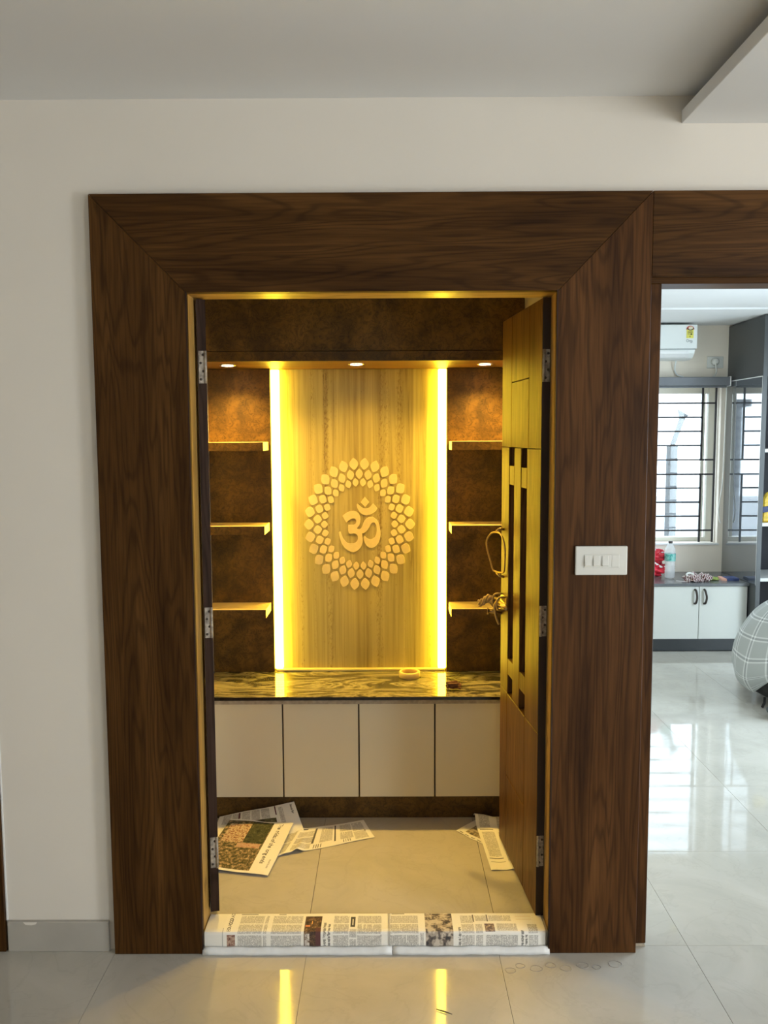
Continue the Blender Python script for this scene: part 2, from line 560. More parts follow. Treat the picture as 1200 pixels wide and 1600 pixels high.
# hall floor and its tiles
floor = struct('floor', box(-3, XR, -5, 4.30, -0.10, -0.006), 'grout', 'pale beige polished tile floor of the hall and bedroom')
TS = 0.61
tile_me = box(-TS / 2 + 0.0005, TS / 2 - 0.0005, -TS / 2 + 0.0005, TS / 2 - 0.0005, -0.008, 0.0, bevel=0.0004).mesh('tile')
tile_me.materials.append(MT['tile'])
X0 = -0.262 + TS / 2


def tile(x, y, z, parent):
    o = bpy.data.objects.new('tile', tile_me); COL.objects.link(o)
    o.parent = parent; o.location = (x, y, z)
    return o


for j in range(-8, 7):
    for i in range(-5, 8):
        x = X0 + i * TS; y = 0.04 - TS / 2 + j * TS
        if x - TS / 2 > XR or x + TS / 2 < -3 or y + TS / 2 < -5 or y > 4.3:
            continue
        if y > 0.0 and x < 0.6:
            continue
        tile(x, y, 0.0, floor)
# left corner of the tile row that runs under the shrine sill
floor2 = struct('floor_alcove', box(-0.86, 0.56, 0.09, 1.36, 0.0, 0.042), 'grout', 'warm lit beige tile floor of the small shrine room')
for j in range(2):
    for i in (-1, 0, 1):
        x0 = max(-0.78, X0 + i * TS - TS / 2); x1 = min(0.54, X0 + i * TS + TS / 2)
        y0 = 0.10 + j * 0.79; y1 = 0.10 + (j + 1) * 0.79 if j == 0 else 1.30
        link('tile', box(x0 + 0.0008, x1 - 0.0008, y0 + 0.0008, y1 - 0.0008, 0.042, 0.05, bevel=0.0006), 'tile', floor2)

# walls of the hall
struct('wall_back', MB().prism([(-3, 0), (-0.604, 0), (-0.604, 2.072), (0.519, 2.072), (0.519, 0), (0.783, 0), (0.783, 2.105), (1.74, 2.105), (1.74, 0), (XR, 0), (XR, ZC), (-3, ZC)], 'y', 0.03, 0.13),
       'wall', 'off white painted hall wall around the two wooden door frames')
struct('wall_left', box(-3.1, -3, -5.1, 0.13, 0, ZC), 'wall', 'off white painted side wall left of the camera')
struct('wall_right', MB().prism([(-5.1, 0), (-3.1, 0), (-3.1, 2.3), (-2.1, 2.3), (-2.1, 0), (0.13, 0), (0.13, ZC), (-5.1, ZC)], 'x', XR, XR + 0.1), 'wall',
       'off white side wall with a balcony door opening')
struct('wall_front', MB().prism([(-3.1, 0), (3.1, 0), (3.1, 2.3), (3.9, 2.3), (3.9, 0), (XR + 0.1, 0), (XR + 0.1, ZC), (-3.1, ZC)], 'y', -5.1, -5.0), 'wall',
       'off white wall behind the camera with an added opening for fill light')  # opening invented to let fill light into the hall
struct('ceiling', box(-3.1, XR + 0.1, -5.1, 0.13, ZC, ZC + 0.08), 'ceiling', 'plain white painted hall ceiling')
struct('ceiling_drop', box(0.866, XR, -5.0, 0.03, 2.542, 2.58, bevel=0.002), 'ceiling', 'lower white false ceiling slab with a straight edge')
struct('ceiling_cove', box(1.10, XR, -5.0, 0.03, 2.58, ZC), 'ceiling', 'recessed white riser above the false ceiling slab')

# shrine room shell
struct('wall_alcove_left', box(-0.87, -0.78, 0.13, 1.36, 0, 2.6), 'alcove', 'cream side wall behind the left shrine door leaf')
struct('wall_alcove_right', box(0.54, 0.64, 0.13, 1.36, 0, 2.6), 'alcove', 'cream side wall behind the right shrine door leaf')
struct('wall_alcove_back', box(-0.78, 0.54, 1.28, 1.36, 0, 2.6), 'alcove', 'cream back wall of the shrine room')
struct('ceiling_alcove', box(-0.78, 0.54, 0.13, 1.28, 2.52, 2.6), 'alcove', 'cream ceiling of the shrine room')

# bedroom shell
BY = 4.236
struct('wall_bedroom_left', box(0.641, 0.70, 0.13, BY, 0, 2.6), 'bedwall', 'beige side wall of the bedroom')
bb = MB()
WX0, WX1, WZ0, WZ1 = 1.45, 2.672, 0.755, 2.012
pts = [(0.64, 0), (3.8, 0), (3.8, 2.6), (0.64, 2.6)]
b = bmesh.new()
hole = ((WX0, WZ0), (WX1, WZ0), (WX1, WZ1), (WX0, WZ1))
o4, i4 = [[[b.verts.new((x, y, z)) for x, z in q] for y in (BY, BY + 0.22)] for q in (pts, hole)]
for k in range(4):
    n = (k + 1) % 4
    b.faces.new((o4[0][k], o4[0][n], i4[0][n], i4[0][k]))
    b.faces.new((o4[1][k], i4[1][k], i4[1][n], o4[1][n]))
    b.faces.new((i4[0][k], i4[0][n], i4[1][n], i4[1][k]))
    b.faces.new((o4[0][n], o4[0][k], o4[1][k], o4[1][n]))
bmesh.ops.recalc_face_normals(b, faces=list(b.faces))
bb._merge(b)
struct('wall_bedroom_back', bb, 'bedwall', 'beige bedroom wall around the grilled window')
struct('wall_bedroom_right', MB().prism([(0.13, 0), (0.75, 0), (0.75, 2.25), (2.45, 2.25), (2.45, 0), (BY, 0), (BY, 2.6), (0.13, 2.6)], 'x', 3.6, 3.7), 'bedwall', 'beige bedroom side wall with an added opening for extra light')  # side opening added to bring more light into the bedroom
struct('ceiling_bedroom', box(0.641, 3.7, 0.13, 3.38, 2.504, 2.6), 'ceiling', 'white false ceiling of the bedroom')
struct('ceiling_bedroom_border', box(0.641, 3.7, 3.38, BY, 2.492, 2.6), 'ceiling', 'slightly lower white ceiling band above the air conditioner')

# skirting
bs = struct('baseboard_back', box(-1.216, -0.893, 0.016, 0.03, 0.0, 0.099, bevel=0.0015), 'skirt', 'grey tile skirting between two dark door frames')
link('paint_smear', MB().prism([(-1.165, 0.0985), (-1.12, 0.0985), (-1.125, 0.092), (-1.14, 0.089), (-1.158, 0.091)], 'y', 0.0155, 0.0162), 'wall', bs)

# ---- shrine door surround (walnut architrave)
FXL, FXR, FZT = -0.870, 0.781, 2.344
OXL, OXR, OZ = -0.592, 0.507, 2.060
t1 = thing('trim_1', (-0.045, 0.0, 0.0), 'wide dark walnut surround with mitred corners around the shrine doorway', None, kind='structure')
g = 0.0006
link('board', MB().prism([(FXL, 0.001), (OXL, 0.001), (OXL, OZ - g), (FXL, FZT - g)], 'y', 0, 0.03, bevel=0.0012), 'walnut_z', t1)
link('board', MB().prism([(OXR, 0.001), (FXR, 0.001), (FXR, FZT - g), (OXR, OZ - g)], 'y', 0, 0.03, bevel=0.0012), 'walnut_z2', t1)
link('board', MB().prism([(FXL + g, FZT), (OXL, OZ), (OXR, OZ), (FXR - g, FZT)], 'y', 0, 0.03, bevel=0.0012), 'walnut_x', t1)
# polished lining of the opening
link('lining', box(OXL - 0.012, OXL, 0.03, 0.128, 0.0, OZ, bevel=0.0008), 'lining_z', t1)
link('lining', box(OXR, OXR + 0.012, 0.03, 0.128, 0.0, OZ, bevel=0.0008), 'lining_z', t1)
link('lining', box(OXL - 0.012, OXR + 0.012, 0.03, 0.128, OZ, OZ + 0.012, bevel=0.0008), 'lining_x', t1)
link('edge_strip', box(OXL - 0.001, OXL + 0.003, -0.001, 0.004, 0.0, OZ + 0.003), 'dark_edge', t1)
link('edge_strip', box(OXR - 0.003, OXR + 0.001, -0.001, 0.004, 0.0, OZ + 0.003), 'dark_edge', t1)

# ---- bedroom door surround
t2 = thing('trim_2', (1.27, 0.0, 0.0), 'dark walnut surround of the bedroom doorway beside the switch plate', None, kind='structure')
link('board', box(FXR + 0.0008, 2.02, 0.001, 0.03, 2.100, FZT, bevel=0.0012), 'walnut_x', t2)
link('board', box(1.745, 2.02, 0.001, 0.03, 0.001, 2.098, bevel=0.0012), 'walnut_z2', t2)
link('door_frame_head', box(0.7815, 1.745, 0.034, 0.13, 2.083, 2.1045, bevel=0.002), 'walnut_x', t2)
link('door_frame_post', box(0.7815, 0.822, 0.032, 0.13, 0.012, 2.083, bevel=0.002), 'walnut_z2', t2)
link('door_frame_post', box(1.72, 1.745, 0.032, 0.13, 0.012, 2.083, bevel=0.002), 'walnut_z2', t2)
link('rough_footing', MB().prism([(0.786, 0.001), (0.822, 0.001), (0.818, 0.012), (0.79, 0.011)], 'y', 0.034, 0.12), 'ply', t2)

# ---- door frame at the far left edge
t3 = thing('trim_3', (-1.4, 0.0, 0.0), 'dark stained door frame at the far left edge of the wall', None, kind='structure')
link('board', box(-1.52, -1.2225, 0.014, 0.03, 0.001, 2.344, bevel=0.0012), 'walnut_z', t3)
link('sealant_bead', box(-1.2225, -1.217, 0.024, 0.03, 0.10, 2.344, bevel=0.001), 'white_edge', t3)

# ---- raised stone sill of the shrine room
struct('trim_4', box(OXL, OXR, 0.016, 0.112, 0.0, 0.064, bevel=0.003), 'skirt', 'raised stone sill under newspaper at the shrine doorway')

# ================================================================== SHRINE DOORS
HZ = ((1.80, 1.90), (0.998, 1.096), (0.234, 0.337))


def hinges(parent, x0, x1):
    for z0, z1 in HZ:
        h = link('hinge', box(x0, x1, -0.0022, 0.0004, z0, z1, bevel=0.0006), 'hinge', parent, local=True)
        link('hinge_knuckle', MB().lathe([(0.0045, 0), (0.0045, z1 - z0)], x1 if abs(x1) < abs(x0) else x0, -0.003, z0, 10), 'hinge', h, local=True)
        for k in range(4):
            zz = z0 + (k + 0.5) * (z1 - z0) / 4
            xc = (x0 + x1) / 2 + (0.004 if k % 2 else -0.004)
            s = MB().tube([(xc, -0.0030, zz), (xc, -0.0015, zz)], 0.0042, 8)
            link('screw', s, 'screw', h, local=True)


W, TH = 0.552, 0.027
ZB, ZT = 0.064, 2.056
d1 = thing('door_1', (0.481, 0.104, 0.0), 'open right shrine door leaf in golden teak with dark slots and a brass pull', None, kind='structure', rz=math.radians(4.78))


def dbox(name, u0, u1, z0, z1, mat='teak_z', x0=0.0, x1=TH, parent=d1, bev=0.0016):
    return link(name, box(x0, x1, u0, u1, z0, z1, bevel=bev), mat, parent, local=True)


G = 0.0012
dbox('stile', 0.0005, 0.173 - G, ZB, 0.677 - G)
dbox('stile', 0.0005, 0.173 - G, 0.677 + G, 1.592 - G)
dbox('stile', 0.0005, 0.157 - G, 1.592 + G, ZT)
dbox('stile', 0.44, W, ZB, 0.677 - G)
dbox('stile', 0.433, W, 0.677 + G, 1.592 - G)
dbox('stile', 0.403 + G, W, 1.592 + G, ZT)
dbox('mullion', 0.256, 0.353, 0.677 + G, 1.592 - G)
for u0, u1 in ((0.174, 0.255), (0.354, 0.432)):
    dbox('block', u0, u1, 1.524, 1.459, x0=0.001)
    dbox('block', u0, u1, 0.749, 0.810, x0=0.001)
dbox('panel', 0.157 + G, 0.403 - G, 1.823 + G, ZT)
dbox('panel', 0.157 + G, 0.403 - G, 1.592 + G, 1.823 - G)
dbox('panel', 0.173 + G, 0.44 - G, 0.361 + G, 0.677 - G)
dbox('panel', 0.173 + G, 0.44 - G, ZB, 0.361 - G)
dbox('slot_shade_sheet', 0.165, 0.445, 0.66, 1.61, 'slot', 0.021, 0.0255)  # black sheet added so the open slots look unlit
dbox('core', 0.003, W - 0.003, ZB + 0.003, ZT - 0.003, 'black_edge', 0.0262, 0.0268, bev=0)
link('hinge_edge', box(0.0008, TH, -0.0012, 0.0004, ZB, ZT), 'black_edge', d1, local=True)
hinges(d1, 0.005, 0.024)

# pull handle (pear shaped loop) standing off the face; local x negative is out of the face
loop = [(-0.030, 0.505, 1.274), (-0.045, 0.530, 1.266), (-0.058, 0.545, 1.238), (-0.056, 0.545, 1.205), (-0.046, 0.540, 1.165),
        (-0.036, 0.535, 1.128), (-0.026, 0.520, 1.122), (-0.016, 0.495, 1.122), (-0.008, 0.470, 1.130), (-0.008, 0.455, 1.170),
        (-0.010, 0.445, 1.215), (-0.014, 0.455, 1.250), (-0.020, 0.480, 1.270)]
hd = link('pull_handle', MB().tube(catmull(loop, 4), 0.0032, 10, closed=True), 'brass', d1, local=True)
tag(hd, 'pear shaped antique brass pull loop')
link('handle_mount', MB().tube([(0.0, 0.505, 1.284), (-0.018, 0.505, 1.286), (-0.030, 0.505, 1.276)], 0.005, 10), 'brass', hd, local=True)
link('handle_mount', MB().tube([(0.0, 0.505, 1.104), (-0.015, 0.505, 1.108), (-0.026, 0.515, 1.120)], 0.005, 10), 'brass', hd, local=True)
# sliding bolt with brackets, lever and a wad of thread
lk = link('bolt_plate', box(-0.004, 0.0, 0.44, 0.545, 0.985, 1.035, bevel=0.001), 'brass', d1, local=True)
tag(lk, 'antique brass sliding bolt')
link('bolt_rod', MB().tube([(-0.020, 0.36, 1.010), (-0.020, 0.56, 1.010)], 0.008, 12), 'brass', lk, local=True)
for u in (0.46, 0.53):
    link('bolt_bracket', MB().tube(catmull([(0.0, u, 1.034), (-0.026, u, 1.034), (-0.036, u, 1.020), (-0.036, u, 1.000), (-0.026, u, 0.986), (0.0, u, 0.986)], 3, False), 0.004, 8), 'brass', lk, local=True)
link('bolt_lever', MB().tube(catmull([(-0.024, 0.50, 1.012), (-0.034, 0.505, 0.995), (-0.030, 0.50, 0.955), (-0.020, 0.49, 0.925)], 4, False), [0.006] * 6 + [0.005] * 7, 8), 'brass', lk, local=True)
link('bolt_staple', MB().tube([(0.0, 0.535, 0.962), (-0.05, 0.545, 0.966)], 0.008, 10), 'brass', lk, local=True)
link('bolt_staple', MB().tube([(-0.05, 0.545, 0.966), (-0.054, 0.546, 0.966)], 0.013, 12), 'brass', lk, local=True)
tw = MB()
for k in range(3):
    ph = k * 2.1
    tw.tube([(-0.03 - 0.050 * t / 14, 0.54 + 0.05 * t / 14 + 0.009 * math.cos(ph + t * 0.7), 1.000 + 0.012 * math.sin(t * 0.35) + 0.011 * math.sin(ph + t * 0.7)) for t in range(15)],
            [0.0085 - 0.0003 * t for t in range(15)], 8)
tag(link('thread_wad', tw, 'cloth_rope', d1, local=True), 'twisted brown thread tied to the bolt', kind='stuff')

# left leaf, swung further back so only its hinge edge shows
d2 = thing('door_2', (-0.557, 0.104, 0.0), 'open left shrine door leaf seen edge on with three steel hinges', None, kind='structure', rz=math.radians(14.0))
link('leaf', box(-TH, -0.0005, 0.0006, W, 0.084, ZT, bevel=0.0015), 'teak_z', d2, local=True)
link('hinge_edge', box(-TH, 0.0002, -0.001, 0.0006, 0.084, ZT), 'dark_edge', d2, local=True)
hinges(d2, -0.024, -0.003)

# ================================================================== SHRINE FITTINGS
CF = 0.824      # cabinet front
# base cabinet
cb = thing('base_cabinet', (-0.12, 1.0, 0.05), 'low cream cabinet with four flat doors under the shrine counter', 'cabinet')
link('body', box(-0.775, 0.535, CF + 0.020, 1.27, 0.148, 0.548), 'dark_gap', cb)
link('plinth', box(-0.775, 0.535, 0.846, 0.87, 0.0505, 0.148), 'laminate', cb)
xs = [-0.775, -0.432, -0.120, 0.192, 0.535]
for i in range(4):
    link('door', box(xs[i] + 0.003, xs[i + 1] - 0.003, CF, CF + 0.019, 0.150, 0.546, bevel=0.0012), 'cream_laminate', cb)
# counter
ct = thing('granite_countertop', (-0.12, 1.0, 0.549), 'dark polished granite counter with pale flowing veins', 'countertop')
link('slab', box(-0.777, 0.537, 0.800, 1.235, 0.566, 0.582, bevel=0.002), 'granite', ct)
link('front_edge', box(-0.777, 0.537, 0.7985, 0.8005, 0.567, 0.580), 'granite_edge', ct)
link('underlay', box(-0.777, 0.537, 0.806, 1.235, 0.549, 0.566), 'ply', ct)
# back lining: brown columns, loft
PY = 1.16
for nm, x0, x1, lab in (('column_panel', -0.778, -0.507, 'mottled brown laminate back panel left of the glowing stone'),
                        ('column_panel', 0.262, 0.538, 'mottled brown laminate back panel right of the glowing stone')):
    o = link(nm, box(x0, x1, PY, 1.279, 0.583, 1.9265, bevel=0.0008), 'laminate', origin=((x0 + x1) / 2, PY, 0.583))
    tag(o, lab, 'wall panel', 'brown back panels')
lf = thing('loft_cabinet', (-0.12, 1.0, 1.9275), 'mottled brown loft box above the shrine with lit wooden underside', 'cabinet')
link('front_panel', box(-0.778, 0.538, 0.800, 0.815, 1.967, 2.515, bevel=0.0008), 'laminate', lf)
link('bottom_rail', box(-0.778, 0.538, 0.797, 0.815, 1.9275, 1.9655, bevel=0.0008), 'laminate', lf)
link('underside', box(-0.778, 0.538, 0.815, 1.279, 1.9278, 1.944), 'teak_x', lf)

# shelves: pale top and end, brown fascia
for z, nm in ((1.611, 'top'), (1.257, 'middle'), (0.899, 'lowest')):
    for x0, x1, side in ((-0.778, -0.518, 'left'), (0.272, 0.538, 'right')):
        s = thing('wall_shelf', ((x0 + x1) / 2, PY, z), f'{nm} brown fronted shelf on the {side} of the glowing panel', 'shelf', 'short shelves beside the stone panel')
        link('board', box(x0, x1, 1.0015, PY, z - 0.036, z), 'pale_edge', s)
        link('fascia', box(x0, x1 if side == 'left' else x1, 0.9995, 1.0015, z - 0.036, z - 0.0008), 'laminate', s)

# stone panel with inlay
SY = 1.195
sp = thing('stone_backdrop', (-0.1225, SY, 0.583), 'glowing travertine panel with cream petal ring and om symbol', 'stone panel')
link('slab', box(-0.505, 0.260, SY, 1.279, 0.583, 1.9265), 'travertine', sp)
link('ledge', box(-0.500, 0.256, SY - 0.028, SY, 0.5828, 0.592, bevel=0.002), 'petal', sp)
MX, MZ = -0.123, 1.2435
KX, KZ = 0.002851, 0.002880


def petal(r0, r1, half, ang):
    """drop shaped petal, blunt inside, pointed outside"""
    L = r1 - r0
    prof = [(0.0, 0.10), (0.10, 0.42), (0.26, 0.80), (0.44, 1.0), (0.60, 0.95), (0.76, 0.72), (0.90, 0.34), (1.0, 0.0)]
    rt = [(r0 + L * t, half * w) for t, w in prof]
    lf_ = [(r0 + L * t, -half * w) for t, w in reversed(prof[:-1])]
    out = []
    ca_, sa_ = math.cos(ang), math.sin(ang)
    for r, w in rt + lf_:
        x = r * ca_ - w * sa_; y = r * sa_ + w * ca_
        out.append((MX + x * KX, MZ + y * 1.205 * KZ * 0.985))
    return out


for ring, (rc, ln, hw, off) in enumerate(((78.8, 15.6, 6.9, 0), (65.6, 13.2, 5.6, 6), (54.8, 10.8, 4.6, 0))):
    for k in range(30):
        a = math.radians(k * 12 + off)
        link('petal', MB().prism(petal(rc - ln * 0.48, rc + ln * 0.52, hw, a), 'y', SY - 0.004, SY + 0.001, bevel=0.0004), 'petal', sp)

OM = [(160, 575), (215, 530), (270, 492), (340, 465), (430, 450), (510, 470), (565, 520), (600, 590), (608, 660), (600, 740), (575, 810), (540, 855), (515, 885),
      (535, 905), (590, 905), (625, 880), (650, 830), (680, 745), (715, 685), (760, 640), (820, 610), (900, 600), (960, 625), (1020, 680), (1060, 745), (1090, 850), (1108, 960),
      (1108, 1050), (1095, 1150), (1060, 1240), (1010, 1310), (950, 1355), (880, 1375), (820, 1365), (760, 1320), (715, 1250), (695, 1180), (688, 1110), (712, 1075), (750, 1115),
      (790, 1145), (850, 1160), (910, 1150), (960, 1110), (995, 1040), (1010, 960), (1012, 880), (1000, 800), (965, 748), (930, 737), (890, 750), (860, 790), (830, 850), (790, 920),
      (740, 970), (690, 1000), (640, 1010), (650, 1080), (660, 1160), (655, 1240), (635, 1310), (600, 1370), (550, 1420), (500, 1455), (430, 1475), (350, 1462), (280, 1425), (200, 1360),
      (140, 1270), (100, 1160), (75, 1050), (65, 985), (90, 957), (115, 975), (130, 1040), (165, 1120), (215, 1190), (260, 1240), (310, 1262), (370, 1268), (430, 1262), (480, 1240),
      (520, 1200), (540, 1140), (540, 1090), (520, 1045), (480, 1015), (430, 1007), (390, 1020), (350, 1025), (315, 1000), (300, 940), (300, 860), (305, 797), (370, 797), (440, 795),
      (480, 775), (503, 730), (500, 680), (470, 645), (420, 638), (360, 655), (310, 690), (255, 740)]
CRES = [(535, 270), (515, 300), (530, 380), (570, 460), (620, 510), (690, 550), (760, 562), (840, 550), (920, 510), (990, 460), (1030, 400), (1018, 368), (930, 270), (905, 285),
        (870, 340), (820, 380), (750, 398), (680, 385), (620, 350), (570, 300)]
DIAM = [(720, 105), (775, 170), (830, 235), (775, 300), (725, 355), (670, 300), (612, 240), (665, 170)]


def om_pts(q):
    return [(MX + (525 + u / 16 - 561.5) * KX, MZ - (770 + v / 16 - 819) * KZ) for u, v in q]


for nm, q in (('om_letter', OM), ('om_crescent', CRES), ('om_dot', DIAM)):
    link(nm, MB().prism(om_pts(q), 'y', SY - 0.004, SY + 0.001, bevel=0.0003), 'petal', sp)

# glowing LED profiles in the gaps on either side of the stone
for x0, x1, side in ((-0.5055, -0.470, 'left'), (0.2255, 0.2605, 'right')):
    s = thing('led_strip', ((x0 + x1) / 2, SY, 0.595), f'upright yellow white LED strip along the {side} edge of the stone panel', 'led strip', 'LED strips beside the stone')
    link('diffuser', box(x0, x1, SY - 0.026, SY - 0.0005, 0.595, 1.924, bevel=0.002), 'led', s)

# three downlights in the loft underside
for x, y, lab in ((-0.653, 0.968, 'small round downlight above the left shelves'), (-0.123, 0.94, 'small round downlight above the stone panel'), (0.405, 0.968, 'small round downlight above the right shelves')):
    s = thing('downlight', (x, y, 1.9275), lab, 'downlight', 'downlights in the loft underside')
    link('bezel', MB().lathe([(0.026, -0.0005), (0.034, -0.0015), (0.033, -0.004), (0.024, -0.004)], x, y, 1.9278, 24, cap=False), 'chrome', s)
    link('lens', MB().lathe([(0.0245, -0.0035), (0.0245, -0.0008)], x, y, 1.9278, 24), 'lens', s)
    d = bpy.data.lights.new('downlight_beam', 'SPOT')
    d.energy = 72.0 if x != -0.123 else 20.0; d.color = (1.0, 0.61, 0.11); d.spot_size = math.radians(137); d.spot_blend = 1.0; d.shadow_soft_size = 0.02
    lo = bpy.data.objects.new('downlight_beam', d); COL.objects.link(lo)
    lo.parent = s; lo.location = (0, 0, -0.006)

# masking tape roll
tr = thing('tape_roll', (0.095, 1.08, 0.582), 'tan roll of masking tape lying on the granite counter', 'tape roll')
link('tape', MB().lathe([(0.036, 0.0), (0.045, 0.0), (0.046, 0.001), (0.046, 0.023), (0.045, 0.024), (0.036, 0.024), (0.036, 0.0)], 0.095, 1.08, 0.5822, 40, cap=False), 'kraft', tr)
link('core', MB().lathe([(0.0335, 0.0005), (0.0358, 0.0005), (0.0358, 0.0235), (0.0335, 0.0235), (0.0335, 0.0005)], 0.095, 1.08, 0.5822, 40, cap=False), 'kraft_in', tr)
# crumpled maroon thread tassel
ts = MB()
for k in range(9):
    rr = random.Random(k)
    c0 = Vector((0.272 + rr.uniform(-0.012, 0.012), 0.872 + rr.uniform(-0.012, 0.012), 0.5835))
    pl = []
    for t in range(13):
        a = t / 12 * 2 * math.pi
        pl.append(c0 + Vector((0.021 * math.cos(a + k), 0.010 * math.sin(a + k * 1.3), 0.007 + 0.010 * abs(math.sin(a * 0.5 + k)) + 0.0022 * k)))
    ts.tube(pl, 0.0045, 7)
o = link('thread_tassel', ts, 'maroon', origin=(0.272, 0.872, 0.583))
tag(o, 'crumpled maroon thread tassel on the granite counter beside the tape roll', 'tassel', kind='stuff')
o['kind'] = 'thing'

# ================================================================== NEWSPAPERS
PAPER = np.array([0.86, 0.85, 0.80])
RES = 0.0014


class Sheet:
    def __init__(self, w, h, paper=PAPER):
        self.w, self.h = w, h
        self.nx = max(4, int(w / RES)); self.ny = max(4, int(h / RES))
        self.img = np.ones((self.ny, self.nx, 3)) * paper
        self.img *= 1 + rng.normal(0, 0.015, (self.ny, self.nx, 1))

    def sl(self, x0, x1, y0, y1):
        return slice(max(0, int(y0 / RES)), min(self.ny, int(y1 / RES))), slice(max(0, int(x0 / RES)), min(self.nx, int(x1 / RES)))

    def rect(self, x0, x1, y0, y1, c):
        self.img[self.sl(x0, x1, y0, y1)] = c

    def text(self, x0, x1, y0, y1, vertical=True, ink=0.50):
        s = self.sl(x0, x1, y0, y1)
        hh, ww = s[0].stop - s[0].start, s[1].stop - s[1].start
        if hh < 2 or ww < 2:
            return
        a, bq = (ww, hh) if vertical else (hh, ww)        # a lines of b cells
        lines = np.ones((a, bq))
        for i in range(a):
            on = (i % 2 == 0)
            words = rng.random(bq) < 0.80
            lines[i] = np.where(words, ink if on else 0.80, 0.97)
            if rng.random() < 0.08:
                lines[i, int(bq * rng.uniform(0.4, 0.9)):] = 1.0
        if vertical:
            lines = lines.T
        self.img[s] *= lines[:hh, :ww, None]

    def columns(self, x0, x1, y0, y1, n, vertical=True, gap=0.006):
        """n columns of type; vertical: the page lies on its side"""
        if vertical:
            st = (y1 - y0) / n
            for k in range(n):
                self.text(x0, x1, y0 + k * st + gap / 2, y0 + (k + 1) * st - gap / 2, True, rng.uniform(0.32, 0.46))
        else:
            st = (x1 - x0) / n
            for k in range(n):
                self.text(x0 + k * st + gap / 2, x0 + (k + 1) * st - gap / 2, y0, y1, False, rng.uniform(0.32, 0.46))

    def picture(self, x0, x1, y0, y1, cols, scale=60, seed=0.0):
        s = self.sl(x0, x1, y0, y1)
        hh, ww = s[0].stop - s[0].start, s[1].stop - s[1].start
        cols = [np.array(c) for c in cols]
        for j in range(hh):
            for i in range(ww):
                f = mnoise.noise(Vector((i * RES * scale, j * RES * scale, seed))) * 0.5 + mnoise.noise(Vector((i * RES * scale * 3, j * RES * scale * 3, seed + 5))) * 0.35 + 0.5
                k = min(max(f, 0), 0.999) * len(cols)
                self.img[s[0].start + j, s[1].start + i] = cols[int(k)]

    def headline(self, string, x, y, size, rot, ink=0.12, dark=None):
        """rasterise lettering into the ink layer; rot 0 reads along +x, 1 reads along +y, -1 reads along -y"""
        cu = bpy.data.curves.new('tmp_text', 'FONT'); cu.body = string; cu.size = size
        ob = bpy.data.objects.new('tmp_text', cu); COL.objects.link(ob)
        bpy.context.view_layer.update()
        me = bpy.data.meshes.new_from_object(ob.evaluated_get(bpy.context.evaluated_depsgraph_get()))
        me.calc_loop_triangles()
        V = np.array([v.co[:2] for v in me.vertices])
        for t in me.loop_triangles:
            P = V[list(t.vertices)]
            if rot == 1:
                P = np.stack([-P[:, 1], P[:, 0]], 1)
            elif rot == -1:
                P = np.stack([P[:, 1], -P[:, 0]], 1)
            P = (P + np.array([x, y])) / RES
            i0, j0 = np.floor(P.min(0)).astype(int); i1, j1 = np.ceil(P.max(0)).astype(int)
            for j in range(max(j0, 0), min(j1 + 1, self.ny)):
                for i in range(max(i0, 0), min(i1 + 1, self.nx)):
                    q = np.array([i + 0.5, j + 0.5])
                    d = [(P[(k + 1) % 3][0] - P[k][0]) * (q[1] - P[k][1]) - (P[(k + 1) % 3][1] - P[k][1]) * (q[0] - P[k][0]) for k in range(3)]
                    if all(v >= -0.35 for v in d) or all(v <= 0.35 for v in d):
                        self.img[j, i] = PAPER * ink if dark is None else dark
        bpy.data.objects.remove(ob); bpy.data.curves.remove(cu); bpy.data.meshes.remove(me)

    def build(self, name, pos, thick=0.0006):
        """pos(u, v) -> world point for u, v in 0..1 arrays; gives the sheet a little thickness"""
        u = (np.arange(self.nx + 1)) / self.nx; v = (np.arange(self.ny + 1)) / self.ny
        U, Vv = np.meshgrid(u, v)
        P = pos(U, Vv).reshape(-1, 3)
        n = (self.nx + 1)
        idx = np.arange((self.ny + 1) * n).reshape(self.ny + 1, n)
        q = np.stack([idx[:-1, :-1], idx[:-1, 1:], idx[1:, 1:], idx[1:, :-1]], -1).reshape(-1, 4)
        # rim skirt gives the paper its edge
        rim = np.concatenate([idx[0, :], idx[1:, -1], idx[-1, -2::-1], idx[-2:0:-1, 0]])
        low = P[rim] - np.array([0, 0, thick])
        base = len(P)
        P2 = np.concatenate([P, low])
        m = len(rim)
        rq = np.stack([rim, base + np.arange(m), base + (np.arange(m) + 1) % m, rim[(np.arange(m) + 1) % m]], -1)
        me = bpy.data.meshes.new(name)
        faces = np.concatenate([q, rq])
        me.vertices.add(len(P2)); me.vertices.foreach_set('co', P2.astype(np.float32).ravel())
        me.loops.add(faces.size); me.loops.foreach_set('vertex_index', faces.astype(np.int32).ravel())
        me.polygons.add(len(faces)); me.polygons.foreach_set('loop_start', np.arange(0, faces.size, 4, dtype=np.int32))
        me.update(calc_edges=True); me.validate()
        at_ = me.color_attributes.new('ink', 'FLOAT_COLOR', 'CORNER')
        colr = np.ones((len(faces), 4, 4), np.float32)
        colr[:len(q), :, :3] = self.img.reshape(-1, 1, 3)
        colr[len(q):, :, :3] = PAPER
        at_.data.foreach_set('color', np.clip(colr, 0, 1).ravel())
        return me


